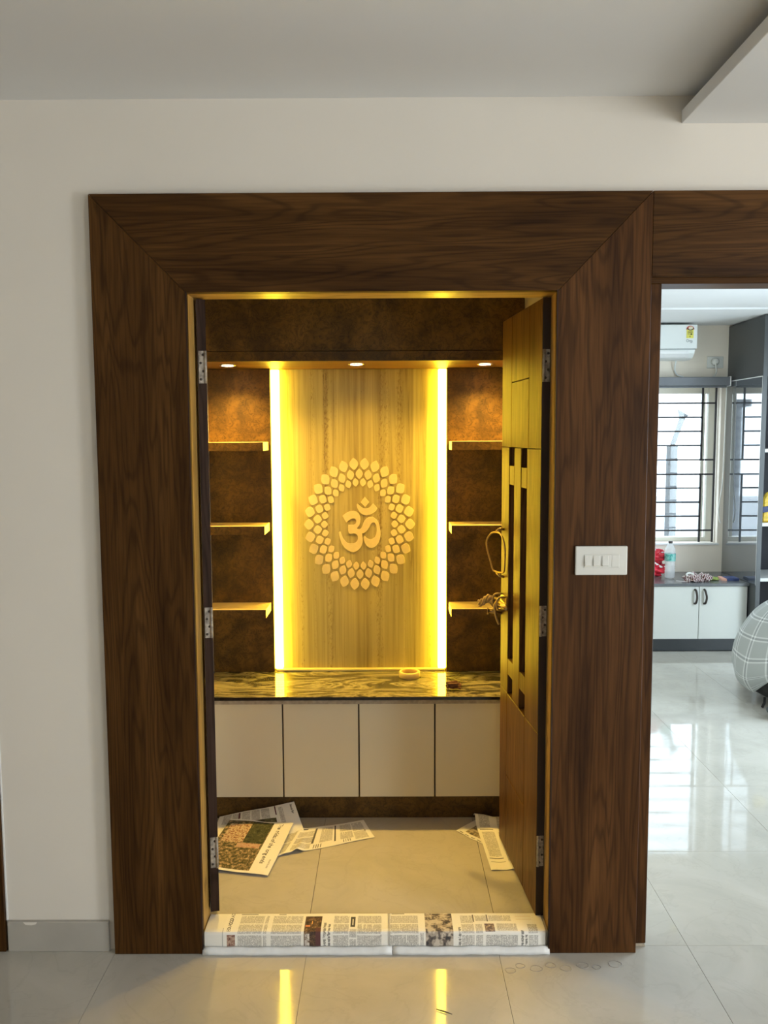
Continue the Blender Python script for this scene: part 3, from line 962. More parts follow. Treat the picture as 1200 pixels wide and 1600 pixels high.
def quad_pos(A, B, C, Dq, bumpf=None):
    A, B, C, Dq = (np.array(q, float) for q in (A, B, C, Dq))

    def f(U, V):
        P = (1 - U)[..., None] * (1 - V)[..., None] * A + U[..., None] * (1 - V)[..., None] * B + U[..., None] * V[..., None] * C + (1 - U)[..., None] * V[..., None] * Dq
        P[..., 2] += 0.0012 * (1 + np.sin(U * 9 + V * 5))
        if bumpf is not None:
            P[..., 2] += bumpf(U, V)
        return P
    return f


# --- two sheets wrapped over the sill
def sill_pos(x0, x1, skew=0.0):
    path = np.array([(0.116, 0.0655), (0.070, 0.0662), (0.030, 0.0662), (0.017, 0.0645), (0.0125, 0.058), (0.0115, 0.030), (0.0105, 0.006)])
    d = np.concatenate([[0], np.cumsum(np.linalg.norm(np.diff(path, axis=0), axis=1))]); d /= d[-1]

    def f(U, V):
        t = 1 - V
        Y = np.interp(t, d, path[:, 0]); Z = np.interp(t, d, path[:, 1])
        X = x0 + (x1 - x0) * U
        Y = Y + 0.0006 * np.sin(X * 40) * (V < 0.45)
        return np.stack([X, Y, Z + 0.0004 * np.sin(X * 25)], -1)
    return f


SH = 0.162


def px(p):           # picture column on the sill -> metres from the left end of the sill sheets
    return (p - 603.5) * 0.00194


sL = Sheet(0.602, SH)
o_ = -0.588


def X_(p):
    return px(p) - o_


sL.rect(0, X_(331), 0, SH, PAPER * 0.97)
sL.rect(X_(330.5), X_(331.5), 0.0, 0.08, PAPER * 0.6)
sL.headline('ED ACCOLADA', X_(343), 0.062, 0.016, 1, 0.15)
sL.picture(X_(338), X_(352), 0.006, 0.052, [(0.10, 0.05, 0.05), (0.30, 0.17, 0.13), (0.50, 0.36, 0.28), (0.35, 0.24, 0.2)], 110, 2.0)
sL.columns(X_(356), X_(396), 0.004, 0.150, 3); sL.columns(X_(399), X_(404), 0.004, 0.150, 3)
sL.columns(X_(412), X_(462), 0.004, 0.150, 3)
sL.rect(X_(355), X_(384), 0.155, 0.159, PAPER * 0.25)
sL.rect(X_(420), X_(432), 0.155, 0.159, PAPER * 0.3)
sL.picture(X_(467), X_(495), 0.004, 0.145, [(0.05, 0.035, 0.03), (0.09, 0.06, 0.045), (0.16, 0.10, 0.06), (0.30, 0.20, 0.12)], 70, 4.0)
sL.rect(X_(486), X_(495), 0.004, 0.08, (0.13, 0.06, 0.06))
sL.picture(X_(468), X_(476), 0.008, 0.055, [(0.2, 0.14, 0.1), (0.55, 0.5, 0.45), (0.75, 0.7, 0.64)], 120, 1.0)
sL.rect(X_(478), X_(480), 0.10, 0.118, (0.85, 0.5, 0.18))
sL.rect(X_(468), X_(476), 0.086, 0.094, (0.75, 0.28, 0.14))
sL.headline('Several Empress indeed', X_(502), 0.006, 0.0105, 1, 0.35)
sL.headline('Nos calls for key due', X_(509.5), 0.006, 0.0105, 1, 0.3)
sL.columns(X_(516), X_(541), 0.004, 0.150, 3)
sL.rect(X_(544), X_(552), 0.085, 0.142, PAPER * 0.10)
sL.rect(X_(547), X_(549), 0.095, 0.130, PAPER * 0.8)
sL.columns(X_(543), X_(554), 0.004, 0.075, 2)
sL.columns(X_(556), X_(596), 0.004, 0.150, 3)
sL.rect(X_(575), X_(597), 0.0, 0.002, PAPER)
for k in range(16):
    sL.rect(X_(575 + k * 1.3), X_(577 + k * 1.3), 0.022 + k * 0.0016, 0.025 + k * 0.0018, PAPER * 0.55)
o = link('newspaper', sL.build('newspaper', sill_pos(o_, 0.004)), 'news', origin=(-0.30, 0.06, 0.0))
tag(o, 'newspaper sheet wrapped over the left half of the doorway sill', 'newspaper', 'newspapers on the sill')

sR = Sheet(0.502, SH)
o_ = -0.004
sR.rect(X_(608), X_(630), 0.156, 0.160, PAPER * 0.25)
sR.columns(X_(606), X_(652), 0.004, 0.150, 3); sR.columns(X_(655), X_(660), 0.004, 0.06, 1)
sR.picture(X_(664), X_(709), 0.004, 0.160, [(0.06, 0.06, 0.065), (0.14, 0.12, 0.11), (0.40, 0.35, 0.29), (0.58, 0.52, 0.44), (0.55, 0.5, 0.42)], 42, 9.0)
sR.headline('Not a Lawyers', X_(721), 0.008, 0.012, 1, 0.35)
sR.columns(X_(724), X_(744), 0.004, 0.150, 3); sR.columns(X_(747), X_(758), 0.004, 0.10, 2)
sR.rect(X_(744), X_(746), 0.110, 0.152, PAPER * 0.2); sR.rect(X_(767), X_(769), 0.112, 0.152, PAPER * 0.2)
sR.columns(X_(748), X_(766), 0.112, 0.150, 1)
sR.picture(X_(762), X_(778), 0.060, 0.100, [(0.10, 0.09, 0.17), (0.18, 0.14, 0.14), (0.35, 0.28, 0.24), (0.6, 0.52, 0.44)], 100, 3.0)
sR.columns(X_(763), X_(815), 0.004, 0.052, 1); sR.columns(X_(782), X_(815), 0.060, 0.105, 1); sR.columns(X_(771), X_(808), 0.112, 0.150, 1)
sR.headline('The other sad', X_(823), 0.008, 0.010, 1, 0.3); sR.headline('if years he', X_(829), 0.008, 0.010, 1, 0.3)
sR.columns(X_(833), X_(848), 0.004, 0.100, 2)
sR.rect(X_(816), X_(842), 0.125, 0.127, (0.55, 0.35, 0.15)); sR.rect(X_(816), X_(842), 0.142, 0.144, (0.55, 0.35, 0.15))
o = link('newspaper', sR.build('newspaper', sill_pos(o_, 0.498)), 'news', origin=(0.25, 0.06, 0.0))
tag(o, 'newspaper sheet wrapped over the right half of the doorway sill', 'newspaper', 'newspapers on the sill')

# tape along the foot of the sill
for x0, x1, lab in ((-0.591, 0.010, 'white masking tape along the left foot of the sill'), (0.012, 0.508, 'white masking tape along the right foot of the sill')):
    b_ = MB()
    n = 24
    b = bmesh.new(); rows = []
    for k in range(n + 1):
        x = x0 + (x1 - x0) * k / n
        wv = 0.0012 * math.sin(k * 1.7) + 0.0008 * math.sin(k * 0.6)
        ring = [(0.0085, 0.021 + wv), (0.0015, 0.0195 + wv), (-0.0045, 0.010), (-0.0080 + wv, 0.0012), (-0.002, 0.0006), (0.0085, 0.0006)]
        rows.append([b.verts.new((x, y, z)) for y, z in ring])
    for k in range(n):
        for i in range(6):
            b.faces.new((rows[k][i], rows[k][(i + 1) % 6], rows[k + 1][(i + 1) % 6], rows[k + 1][i]))
    b.faces.new(rows[0]); b.faces.new(list(reversed(rows[-1])))
    bmesh.ops.recalc_face_normals(b, faces=list(b.faces))
    b_._merge(b)
    o = link('masking_tape', b_, 'tape', origin=((x0 + x1) / 2, 0.0, 0.0)); smooth_all(o)
    tag(o, lab, 'tape', 'tape strips at the sill')

ZF = 0.0512
# --- folded page leaning against the plinth
s2 = Sheet(0.36, 0.17, PAPER * 0.95)
s2.headline('Battle for', 0.335, 0.16, 0.013, -1, 0.3); s2.columns(0.02, 0.24, 0.10, 0.165, 5, False)
s2.rect(0.262, 0.268, 0.115, 0.168, (0.13, 0.04, 0.05)); s2.rect(0.095, 0.101, 0.125, 0.165, (0.13, 0.04, 0.05))
s2.picture(0.09, 0.262, 0.0, 0.098, [(0.05, 0.045, 0.03), (0.10, 0.09, 0.05), (0.13, 0.14, 0.07), (0.2, 0.17, 0.1)], 50, 12.0)
s2.rect(0.15, 0.185, 0.03, 0.085, (0.40, 0.18, 0.08)); s2.columns(0.28, 0.30, 0.01, 0.16, 1)
o = link('newspaper', s2.build('newspaper', quad_pos((-0.70, 0.66, ZF), (-0.335, 0.705, ZF + 0.002), (-0.392, 0.838, 0.122), (-0.70, 0.825, 0.066))), 'news', origin=(-0.55, 0.74, 0.05))
tag(o, 'folded newspaper page leaning against the dark cabinet plinth', 'newspaper', 'newspapers on the shrine floor')
# --- strip page reaching to the right
s3 = Sheet(0.41, 0.165)
s3.columns(0.075, 0.15, 0.01, 0.14, 3, True); s3.columns(0.185, 0.24, 0.04, 0.15, 1); s3.columns(0.275, 0.33, 0.03, 0.155, 2); s3.columns(0.335, 0.39, 0.01, 0.155, 2)
s3.columns(0.0, 0.06, 0.01, 0.15, 2)
s3.rect(0.150, 0.160, 0.045, 0.150, PAPER * 0.15); s3.rect(0.248, 0.256, 0.03, 0.155, PAPER * 0.12)
s3.rect(0.07, 0.11, 0.150, 0.158, PAPER * 0.15); s3.rect(0.385, 0.391, 0.075, 0.083, PAPER * 0.1)
for k in range(4):
    s3.rect(0.165 + k * 0.009, 0.169 + k * 0.009, 0.008, 0.034, PAPER * 0.3); s3.rect(0.285 + k * 0.009, 0.289 + k * 0.009, 0.01, 0.03, PAPER * 0.35)
o = link('newspaper', s3.build('newspaper', quad_pos((-0.455, 0.505, ZF + 0.001), (-0.054, 0.67, ZF), (-0.103, 0.814, ZF + 0.002), (-0.40, 0.715, ZF + 0.004),
         lambda U, V: 0.014 * np.exp(-((U - 0.26) / 0.045) ** 2) * np.clip(1.0 - V * 1.2, 0, 1) + 0.006 * np.exp(-((U - 0.16) / 0.05) ** 2))), 'news', origin=(-0.25, 0.66, 0.05))
tag(o, 'creased strip of newspaper lying toward the middle of the floor', 'newspaper', 'newspapers on the shrine floor')
# --- front page with the crowd picture
s1 = Sheet(0.30, 0.375)
s1.picture(0.0, 0.215, 0.014, 0.365, [(0.045, 0.05, 0.025), (0.09, 0.085, 0.04), (0.16, 0.13, 0.07), (0.36, 0.26, 0.15), (0.56, 0.46, 0.30)], 75, 20.0)
s1.picture(0.02, 0.13, 0.20, 0.34, [(0.10, 0.08, 0.05), (0.30, 0.14, 0.08), (0.5, 0.36, 0.22), (0.62, 0.54, 0.38), (0.4, 0.14, 0.07)], 110, 30.0)
s1.picture(0.12, 0.21, 0.20, 0.36, [(0.035, 0.04, 0.02), (0.07, 0.075, 0.035), (0.12, 0.12, 0.06)], 60, 40.0)
s1.picture(0.10, 0.205, 0.165, 0.195, [(0.38, 0.18, 0.12), (0.52, 0.36, 0.26), (0.45, 0.26, 0.18)], 90, 50.0)
s1.headline('The midst of the long ends', 0.240, 0.360, 0.027, -1, 0.22)
s1.headline('as told by one', 0.275, 0.10, 0.010, -1, 0.6)
o = link('newspaper', s1.build('newspaper', quad_pos((-0.70, 0.425, ZF + 0.010), (-0.436, 0.372, ZF + 0.006), (-0.384, 0.737, ZF + 0.027), (-0.648, 0.789, ZF + 0.022))), 'news', origin=(-0.54, 0.58, 0.05))
tag(o, 'newspaper front page with a large crowd picture on the left of the floor', 'newspaper', 'newspapers on the shrine floor')
# --- right hand papers by the door leaf
s4 = Sheet(0.13, 0.16, PAPER * 0.9)
s4.picture(0.03, 0.125, 0.03, 0.15, [(0.10, 0.09, 0.07), (0.22, 0.19, 0.13), (0.38, 0.33, 0.24), (0.45, 0.40, 0.3)], 60, 60.0)
for k in range(4):
    s4.rect(0.012 + k * 0.03, 0.03 + k * 0.03, 0.008, 0.013, PAPER * 0.2)
o = link('newspaper', s4.build('newspaper', quad_pos((0.272, 0.722, ZF), (0.362, 0.615, ZF), (0.45, 0.70, ZF + 0.002), (0.36, 0.815, ZF + 0.003))), 'news', origin=(0.36, 0.71, 0.05))
tag(o, 'small dark printed newspaper scrap poking out by the right door leaf', 'newspaper', 'newspapers on the shrine floor')
s5 = Sheet(0.11, 0.44)
s5.columns(0.012, 0.070, 0.10, 0.30, 1, False); s5.columns(0.085, 0.108, 0.06, 0.42, 1, False); s5.columns(0.012, 0.06, 0.34, 0.43, 1, False)
s5.rect(0.010, 0.070, 0.082, 0.088, PAPER * 0.2); s5.rect(0.012, 0.075, 0.055, 0.059, PAPER * 0.45); s5.rect(0.01, 0.065, 0.315, 0.322, PAPER * 0.25)
o = link('newspaper', s5.build('newspaper', quad_pos((0.374, 0.412, ZF + 0.002), (0.468, 0.420, ZF + 0.001), (0.462, 0.83, ZF + 0.004), (0.352, 0.845, ZF + 0.006),
         lambda U, V: 0.03 * np.exp(-((V - 0.90) / 0.07) ** 2) * (1 - 0.5 * U))), 'news', origin=(0.41, 0.62, 0.05))
tag(o, 'long newspaper strip along the foot of the right door leaf', 'newspaper', 'newspapers on the shrine floor')

# ================================================================== SWITCH PLATE
sw = thing('switch_plate', (0.6465, 0.0, 1.2575), 'white switch plate with three rockers on the walnut door surround', 'switch')
link('plate', box(0.568, 0.725, -0.011, -0.0006, 1.2135, 1.3015, bevel=0.003, seg=2), 'plastic', sw)
link('inner_frame', box(0.594, 0.700, -0.0125, -0.0105, 1.236, 1.277, bevel=0.0008), 'plastic', sw)
for k in range(3):
    x = 0.6035 + k * 0.0262
    link('rocker', MB().prism([(-0.012, 1.2405), (-0.0185, 1.2425), (-0.0135, 1.2725), (-0.012, 1.2735)], 'x', x - 0.0095 + 0.001, x + 0.0105, bevel=0.0008), 'plastic', sw)
link('blank_module', box(0.677, 0.699, -0.0132, -0.012, 1.2385, 1.2745, bevel=0.0005), 'plastic', sw)

# ================================================================== BEDROOM
# window
w1 = thing('window_1', (2.06, 4.4, WZ0), 'cream framed bedroom window with black iron grille', None, kind='structure')
for a in ((WX0, WX0 + 0.05, WZ0, WZ1), (WX1 - 0.052, WX1, WZ0, WZ1), (WX0 + 0.05, WX1 - 0.052, WZ0, WZ0 + 0.035), (WX0 + 0.05, WX1 - 0.052, WZ1 - 0.05, WZ1)):
    link('frame', box(a[0], a[1], 4.36, 4.42, a[2], a[3], bevel=0.003), 'upvc', w1)
link('sash_stile', box(2.575, 2.605, 4.385, 4.41, WZ0 + 0.035, WZ1 - 0.05, bevel=0.002), 'upvc', w1)
link('pane', box(WX0 + 0.05, 2.575, 4.396, 4.400, WZ0 + 0.035, WZ1 - 0.05), 'pane', w1)
link('sill_edge', box(WX0 - 0.01, WX1 + 0.012, BY - 0.012, BY + 0.10, WZ0 - 0.016, WZ0 - 0.0005, bevel=0.002), 'white_edge', w1)
ZH = [1.883, 1.770, 1.657, 1.543, 1.427, 1.310, 1.198, 1.083, 0.968, 0.852]
RB, MBX = 2.655, 2.548
for i, z in enumerate(ZH):
    x1 = RB if i in (0, 4, 5, 9) else MBX
    link('grille_bar', box(WX0 + 0.002, x1, 4.294, 4.306, z - 0.0065, z + 0.0065), 'iron', w1)
link('grille_bar', box(RB - 0.007, RB + 0.007, 4.294, 4.306, WZ0 + 0.001, WZ1 - 0.001), 'iron', w1)
link('grille_bar', box(MBX - 0.007, MBX + 0.007, 4.294, 4.306, 1.427, WZ1 - 0.001), 'iron', w1)
link('grille_bar', box(MBX - 0.007, MBX + 0.007, 4.294, 4.306, WZ0 + 0.001, 1.310), 'iron', w1)
# blind cassette
bl = thing('roller_blind', (2.0, 4.17, 2.012), 'rolled up blind in a grey cassette above the bedroom window', 'blind')
link('cassette', box(1.38, 2.690, 4.115, 4.2355, 2.012, 2.080, bevel=0.004), 'blind', bl)
link('end_cap', box(2.690, 2.698, 4.113, 4.2355, 2.008, 2.084, bevel=0.002), 'white_edge', bl)
link('bottom_bar', box(1.40, 2.675, 4.14, 4.165, 1.998, 2.011, bevel=0.003), 'blind', bl)
pl = [(2.682, 4.16, 2.008), (2.678, 4.16, 1.6), (2.672, 4.16, 1.25), (2.650, 4.165, 1.06), (2.655, 4.16, 0.96), (2.668, 4.155, 0.925)]
link('pull_cord', MB().tube(catmull(pl, 5, False), 0.005, 8), 'cord', bl)
# air conditioner
ac = thing('air_conditioner', (1.97, 4.236, 2.215), 'white split air conditioner with a yellow rating sticker on the bedroom wall', 'air conditioner')
AX0, AX1 = 1.55, 2.387
prof = [(4.2355, 2.474), (4.03, 2.474), (4.02, 2.468), (4.018, 2.290), (4.2355, 2.290)]
link('body', MB().prism(prof, 'x', AX0, AX1, bevel=0.002), 'ac_white', ac)
link('gap', box(AX0 + 0.004, AX1 - 0.006, 4.03, 4.2355, 2.2835, 2.290), 'ac_grey', ac)
prof = [(4.2355, 2.283), (4.026, 2.283), (4.036, 2.255), (4.075, 2.222), (4.12, 2.212), (4.2355, 2.212)]
link('lower_shell', MB().prism(prof, 'x', AX0, AX1 - 0.012, bevel=0.002), 'ac_white', ac)
link('louvre', MB().prism([(4.026, 2.276), (4.024, 2.272), (4.032, 2.252), (4.062, 2.226), (4.07, 2.224), (4.045, 2.25)], 'x', AX0 + 0.02, AX1 - 0.055, bevel=0.001), 'white_edge', ac)
st = link('rating_sticker', box(2.303, 2.357, 4.0165, 4.0185, 2.368, 2.437), 'sticker_y', ac)
link('sticker_badge', MB().prism([(2.301 + 0.030 + 0.031 * math.cos(math.pi * k / 10) , 2.434 + 0.028 * math.sin(math.pi * k / 10)) for k in range(11)], 'y', 4.0160, 4.0185), 'sticker_r', st)
link('sticker_badge', MB().prism([(2.334 + 0.017 * math.cos(2 * math.pi * k / 14), 2.444 + 0.013 * math.sin(2 * math.pi * k / 14)) for k in range(14)], 'y', 4.0152, 4.0160), 'sticker_c', st)
link('sticker_print', MB().prism([(2.303, 2.440), (2.320, 2.428), (2.331, 2.426), (2.344, 2.428), (2.359, 2.440), (2.357, 2.446), (2.343, 2.435), (2.331, 2.432), (2.319, 2.435), (2.305, 2.446)], 'y', 4.0148, 4.0156), 'sticker_k', st)
link('sticker_print', box(2.311, 2.349, 4.0160, 4.0166, 2.411, 2.417), 'sticker_k', st)
link('sticker_print', box(2.311, 2.327, 4.0160, 4.0166, 2.398, 2.402), 'sticker_k', st)
link('sticker_print', box(2.333, 2.347, 4.0160, 4.0166, 2.394, 2.404), 'sticker_k', st)
link('sticker_print', MB().prism([(2.326, 2.376), (2.334, 2.376), (2.330, 2.389)], 'y', 4.0160, 4.0166), 'sticker_k', st)
lg = [(2.320, 4.0172, 2.356), (2.307, 4.0172, 2.358), (2.304, 4.0172, 2.346), (2.312, 4.0172, 2.338), (2.319, 4.0172, 2.344), (2.322, 4.0172, 2.352), (2.328, 4.0172, 2.343), (2.333, 4.0172, 2.352), (2.338, 4.0172, 2.343),
      (2.345, 4.0172, 2.351), (2.348, 4.0172, 2.341), (2.343, 4.0172, 2.334), (2.333, 4.0172, 2.337)]
link('logo', MB().tube(catmull(lg, 3, False), 0.0014, 6), 'logo', ac)
pl = [(2.29, 4.20, 2.212), (2.286, 4.21, 2.17), (2.292, 4.22, 2.13), (2.315, 4.22, 2.10), (2.36, 4.22, 2.088)]
link('cable', MB().tube(catmull(pl, 4, False), 0.006, 8), 'ac_white', ac)
# socket with plug
so = thing('wall_socket', (2.612, 4.236, 2.152), 'white wall socket above the blind beside the air conditioner', 'socket')
link('plate', box(2.547, 2.677, 4.228, 4.2355, 2.155, 2.248, bevel=0.003), 'plastic', so)
link('switch', box(2.648, 2.662, 4.224, 4.229, 2.182, 2.222, bevel=0.001), 'plastic', so)
pg = thing('power_plug', (2.606, 4.22, 2.16), 'round white plug in the wall socket with a short cable', 'plug')
link('plug_body', MB().tube([(2.606, 4.2275, 2.206), (2.606, 4.205, 2.206), (2.606, 4.195, 2.204)], [0.030, 0.028, 0.020], 18), 'cord', pg)
link('cable', MB().tube(catmull([(2.606, 4.20, 2.19), (2.607, 4.197, 2.16), (2.612, 4.20, 2.13), (2.606, 4.21, 2.10), (2.594, 4.215, 2.086)], 4, False), 0.005, 8), 'cord', pg)

# window seat cabinet
wc = thing('window_seat_cabinet', (2.2, 3.95, 0.0), 'low white two door cabinet under the bedroom window', 'cabinet')
link('carcass', box(1.30, 2.712, 3.735, 4.235, 0.088, 0.497), 'grey_kick', wc)
link('plinth', box(1.30, 2.712, 3.720, 3.74, 0.001, 0.088), 'grey_kick', wc)
for x0, x1, hx in ((1.932, 2.345, 2.312), (2.349, 2.708, 2.384), (1.515, 1.928, 1.55)):
    dd = link('door', box(x0, x1, 3.715, 3.734, 0.092, 0.494, bevel=0.0015), 'white_gloss', wc)
    hp = [(hx, 3.714, 0.470), (hx + (0.004 if hx < 2.35 else -0.0), 3.694, 0.462), (hx + 0.009, 3.686, 0.415), (hx + 0.004, 3.694, 0.372), (hx, 3.714, 0.364)]
    link('handle', MB().tube(catmull(hp, 5, False), 0.008, 10), 'handle_dark', dd)
tp = link('stone_worktop', box(1.29, 2.7145, 3.697, 4.2355, 0.498, 0.520, bevel=0.002), 'slate_top', origin=(2.0, 3.95, 0.498))
tag(tp, 'dark grey polished top of the window seat under the bedroom window', 'worktop')

# wardrobe with end panel and open shelves
wd = thing('wardrobe', (3.1, 3.92, 0.0), 'tall dark grey wardrobe with glossy end panel reflecting the window', 'wardrobe')
link('end_panel', box(2.7165, 2.735, 3.604, 4.235, 0.001, 2.049), 'grey_gloss', wd)
link('gloss_panel', box(2.7155, 2.7166, 3.606, 4.2355, 0.523, 2.045), 'grey_mirror', wd)
link('top_panel', box(2.7160, 2.735, 3.604, 4.235, 2.053, 2.480, bevel=0.001), 'grey_gloss', wd)
link('trim_line', box(2.7150, 2.7165, 3.606, 4.235, 2.0455, 2.0525), 'white_edge', wd)
link('trim_line', box(2.7150, 2.7170, 3.603, 3.6075, 0.521, 2.052), 'white_edge', wd)
link('front_stile', box(2.7165, 2.748, 3.598, 3.604, 0.001, 2.485), 'grey_gloss', wd)
link('back', box(2.735, 3.55, 4.0, 4.235, 0.06, 2.48), 'navy', wd)
link('front_upper', box(2.750, 3.55, 3.60, 3.618, 2.05, 2.485), 'grey_gloss', wd)
for z in (1.513, 0.971, 0.562):
    link('shelf', box(2.735, 3.55, 3.602, 4.0, z - 0.012, z + 0.012), 'white_edge', wd)
link('shelf_base', box(2.735, 3.55, 3.602, 4.0, 0.001, 0.08), 'grey_kick', wd)
yp = thing('snack_packet', (2.83, 3.68, 0.983), 'yellow and blue packet on the wardrobe shelf at the right edge', 'packet')
link('pouch', MB().prism([(2.765, 0.984), (2.88, 0.984), (2.885, 1.02), (2.88, 1.20), (2.80, 1.21), (2.77, 1.16)], 'y', 3.64, 3.68, bevel=0.012), 'yellow', yp)
link('blue_band', MB().prism([(2.764, 1.055), (2.886, 1.075), (2.886, 1.115), (2.766, 1.10)], 'y', 3.637, 3.645, bevel=0.002), 'navybook', yp)

# bottle
BXc, BYc = 2.193, 3.93
bo = thing('water_bottle', (BXc, BYc, 0.52), 'clear plastic water bottle with teal label on the window seat', 'bottle')
prof = [(0.030, 0.002), (0.038, 0.008)]
for k in range(7):
    z = 0.018 + k * 0.019
    prof += [(0.040, z), (0.037, z + 0.0095)]
prof += [(0.040, 0.155), (0.0405, 0.205), (0.039, 0.222), (0.033, 0.244), (0.022, 0.262), (0.0145, 0.271), (0.0135, 0.276)]
link('shell', MB().lathe(prof, BXc, BYc, 0.5205, 28), 'pet', bo)
link('label', MB().lathe([(0.0412, 0.138), (0.0418, 0.142), (0.0418, 0.192), (0.0412, 0.196)], BXc, BYc, 0.5205, 28, cap=False), 'teal', bo)
link('cap', MB().lathe([(0.0155, 0.274), (0.016, 0.276), (0.016, 0.290), (0.0145, 0.292)], BXc, BYc, 0.5205, 20), 'handle_dark', bo)


def lump(name, mat, c, r, seed, rough=0.25, freq=2.2, parent=None, origin=None, sub=4, flat=0.0):
    b = bmesh.new()
    bmesh.ops.create_icosphere(b, subdivisions=sub, radius=1)
    for v in b.verts:
        n = v.co.normalized()
        k = 1 + rough * (mnoise.noise(n * freq + Vector((seed, 0, 0))) + 0.5 * abs(mnoise.noise(n * freq * 2.7 + Vector((0, seed, 0)))))
        v.co = Vector((n.x * r[0] * k, n.y * r[1] * k, n.z * r[2] * k)) + Vector(c)
        if v.co.z < flat:
            v.co.z = flat
    for f in b.faces:
        f.smooth = True
    mb = MB(); mb._merge(b)
    return link(name, mb, mat, parent, origin)


# red carrier bag: two knotted lobes
rb = thing('plastic_bag', (2.03, 4.02, 0.52), 'knotted red plastic bag beside the water bottle', 'bag')
lump('bag_body', 'red_bag', (2.04, 4.02, 0.580), (0.11, 0.08, 0.065), 3.1, 0.55, 2.6, rb, sub=5, flat=0.5205)
lump('bag_top', 'red_bag', (2.065, 4.03, 0.675), (0.12, 0.06, 0.058), 8.3, 0.60, 2.8, rb, sub=5)
link('film_flap', MB().prism([(2.065, 0.632), (2.135, 0.596), (2.150, 0.604), (2.110, 0.628), (2.080, 0.648)], 'y', 3.955, 3.962, bevel=0.002), 'white_bag', rb)
lump('film_crest', 'white_bag', (2.065, 4.045, 0.712), (0.095, 0.045, 0.032), 5.9, 0.6, 2.5, rb)
# cloth scrap with white loop
cl = thing('cloth_bundle', (2.35, 3.80, 0.52), 'crumpled maroon and white striped cloth on the window seat', 'cloth')
lump('cloth', 'stripe_cloth', (2.325, 3.80, 0.542), (0.062, 0.05, 0.030), 1.7, 0.6, 2.4, cl, sub=5, flat=0.5205)
lump('cloth_fold', 'stripe_cloth', (2.405, 3.80, 0.546), (0.048, 0.045, 0.030), 6.7, 0.6, 2.4, cl, sub=5, flat=0.5205)
link('white_loop', MB().tube([(2.300 + 0.026 * math.cos(t * 0.5236), 3.79 + 0.012 * math.sin(t * 0.5236), 0.567 + 0.014 * math.sin(t * 0.5236)) for t in range(12)], 0.008, 8, closed=True), 'cord', cl)
gp = lump('green_pouch', 'green', (2.49, 3.84, 0.532), (0.045, 0.03, 0.014), 4.2, 0.4, 2.0, origin=(2.49, 3.84, 0.52), sub=3, flat=0.5205)
tag(gp, 'small green pouch between the cloth and the notebook', 'pouch')
nb = thing('notebook', (2.625, 3.83, 0.52), 'dark blue notebook with salmon edge on the window seat corner', 'notebook')
link('cover', box(2.59, 2.68, 3.80, 3.90, 0.5205, 0.540, bevel=0.002), 'navybook', nb)
link('pages', MB().prism([(2.555, 3.82), (2.585, 3.80), (2.60, 3.92), (2.57, 3.94)], 'z', 0.5205, 0.535), 'pink', nb)
wp = link('paper_strip', MB().prism([(2.20, 3.80), (2.29, 3.76), (2.295, 3.772), (2.205, 3.815)], 'z', 0.5203, 0.5222), 'white_bag', origin=(2.25, 3.79, 0.52))
tag(wp, 'thin white strip of film lying in front of the bottle', 'film strip')

# draped bundle at the right edge
bd = thing('draped_bundle', (2.55, 2.5, 0.0), 'rounded bundle draped in a pale grey checked sheet at the right edge', 'bundle')
nu, nv = 64, 40
b = bmesh.new(); uvl = b.loops.layers.uv.new('UVMap')
rows = []
for j in range(nv + 1):
    ph = math.pi * 0.5 - (math.pi * 0.66) * j / nv          # from the top down past the waist
    row = []
    for i in range(nu):
        a = 2 * math.pi * i / nu
        rr = 0.405 * max(0.0, math.cos(ph)) ** 0.85
        dang = abs((math.degrees(a) - 275 + 180) % 360 - 180)
        hem = (0.03 * math.sin(a * 3 + 0.6) + 0.20 * max(0.0, 1 - (dang / 78) ** 2)) * (j / nv) ** 3
        wob = 1 + 0.02 * math.sin(a * 7 + j * 0.3) * (j / nv)
        row.append(b.verts.new((2.535 + rr * wob * math.cos(a), 2.5 + rr * 0.95 * wob * math.sin(a), 0.21 + 0.45 * math.sin(ph) * (1.0 if ph > 0 else 0.42) + hem)))
    rows.append(row)
for j in range(nv):
    for i in range(nu):
        f = b.faces.new((rows[j][i], rows[j][(i + 1) % nu], rows[j + 1][(i + 1) % nu], rows[j + 1][i]))
        f.smooth = True
        for lp, (ii, jj) in zip(f.loops, ((i, j), (i + 1, j), (i + 1, j + 1), (i, j + 1))):
            lp[uvl].uv = (ii / nu * 16, jj / nv * 7.0)
bmesh.ops.remove_doubles(b, verts=rows[0], dist=0.001)
bmesh.ops.recalc_face_normals(b, faces=list(b.faces))
mb = MB(); mb._merge(b)
link('checked_sheet', mb, 'check', bd)
lump('dark_underside', 'black_cloth', (2.56, 2.5, 0.17), (0.370, 0.35, 0.17), 2.0, 0.10, 1.5, bd, flat=0.002)
link('strap_end', MB().tube([(2.262, 2.40, 0.06), (2.255, 2.385, 0.03), (2.238, 2.375, 0.006)], 0.008, 8), 'black_cloth', bd)
fo = lump('grey_slipper', 'caster', (2.30, 2.18, 0.045), (0.12, 0.06, 0.045), 3.3, 0.15, 1.6, origin=(2.30, 2.18, 0.0), flat=0.002)
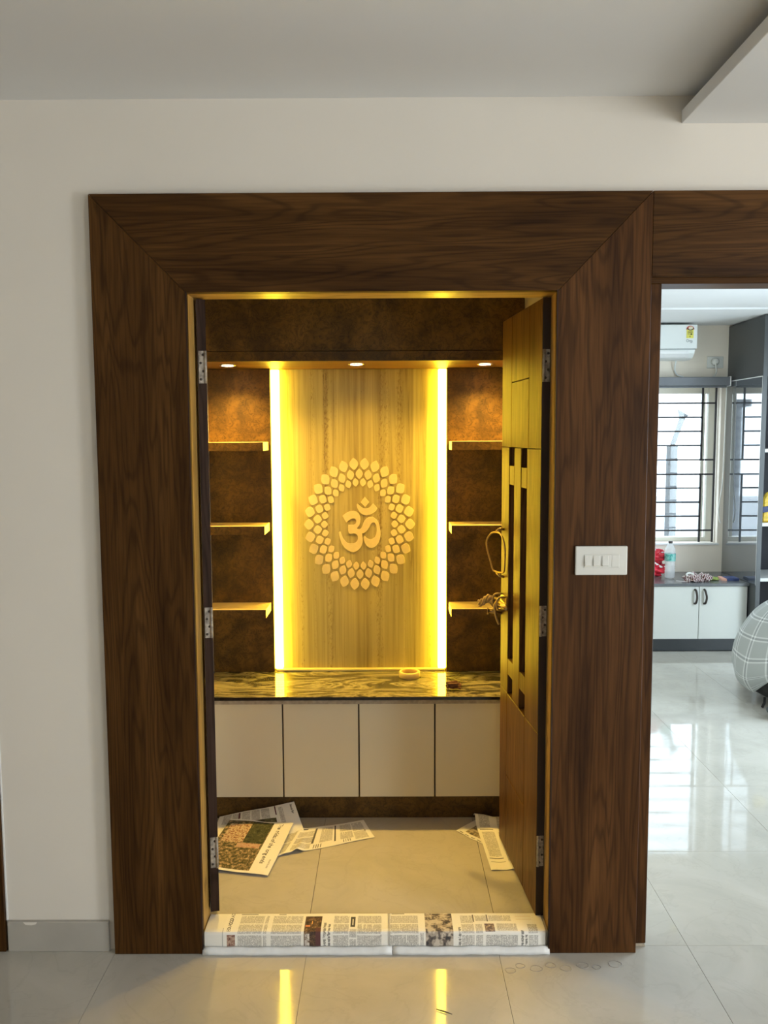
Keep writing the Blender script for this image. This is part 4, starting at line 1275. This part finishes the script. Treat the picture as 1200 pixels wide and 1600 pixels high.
tag(fo, 'grey rubbery shoe on the bedroom floor below the bundle', 'shoe')

# ================================================================== OUTSIDE THE WINDOW
ol = thing('lamp_post', (3.06, 6.5, -3.0), 'pale concrete post with a bent top seen through the window', 'post')
link('shaft', box(3.010, 3.105, 6.45, 6.55, -3.0, 1.52, bevel=0.008), 'concrete', ol)
link('bent_arm', MB().prism([(2.998, 1.30), (3.008, 1.48), (3.11, 1.80), (3.09, 1.90), (3.205, 1.83), (3.17, 1.80), (3.085, 1.56), (3.03, 1.38)], 'y', 6.44, 6.47, bevel=0.006), 'concrete', ol)
nbg = thing('neighbour_house', (1.5, 9.5, -3.0), 'grey plastered neighbouring house with louvred window', 'building')
link('wall', box(0.58, 2.4, 9.0, 10.5, -3.0, 2.0), 'house_grey', nbg)
link('roof_slab', box(0.50, 2.5, 8.9, 10.6, 2.0, 2.1), 'concrete', nbg)
for k in range(8):
    link('louvre_slat', box(0.60, 1.2, 8.95, 9.0, 0.9 + k * 0.13, 0.96 + k * 0.13), 'concrete', nbg)
gr = struct('ground', box(-30, 40, 4.5, 60, -3.2, -3.0), 'neighbour', 'pale ground outside')

# ================================================================== SMALL MARKS ON THE HALL FLOOR
for k, (x, y, r) in enumerate(((0.372, -0.085, 0.016), (0.405, -0.062, 0.014), (0.452, -0.075, 0.018), (0.50, -0.060, 0.015), (0.545, -0.075, 0.017), (0.60, -0.062, 0.018), (0.64, -0.07, 0.013), (0.70, -0.055, 0.020))):
    pts_ = [(x + r * (1 + 0.12 * math.sin(t + k)) * math.cos(t * 2 * math.pi / 20), y + r * 0.8 * math.sin(t * 2 * math.pi / 20), 0.0002) for t in range(20)]
    link('ring_stain', MB().tube(pts_, 0.0011, 4, closed=True), 'mark', floor)
tw_ = link('wood_splinter', MB().tube([(0.135, -0.262, 0.003), (0.155, -0.272, 0.004), (0.178, -0.283, 0.003)], [0.0012, 0.002, 0.001], 6), 'handle_dark', origin=(0.155, -0.272, 0.0))
tag(tw_, 'thin dark wood splinter on the hall floor before the sill', 'splinter')
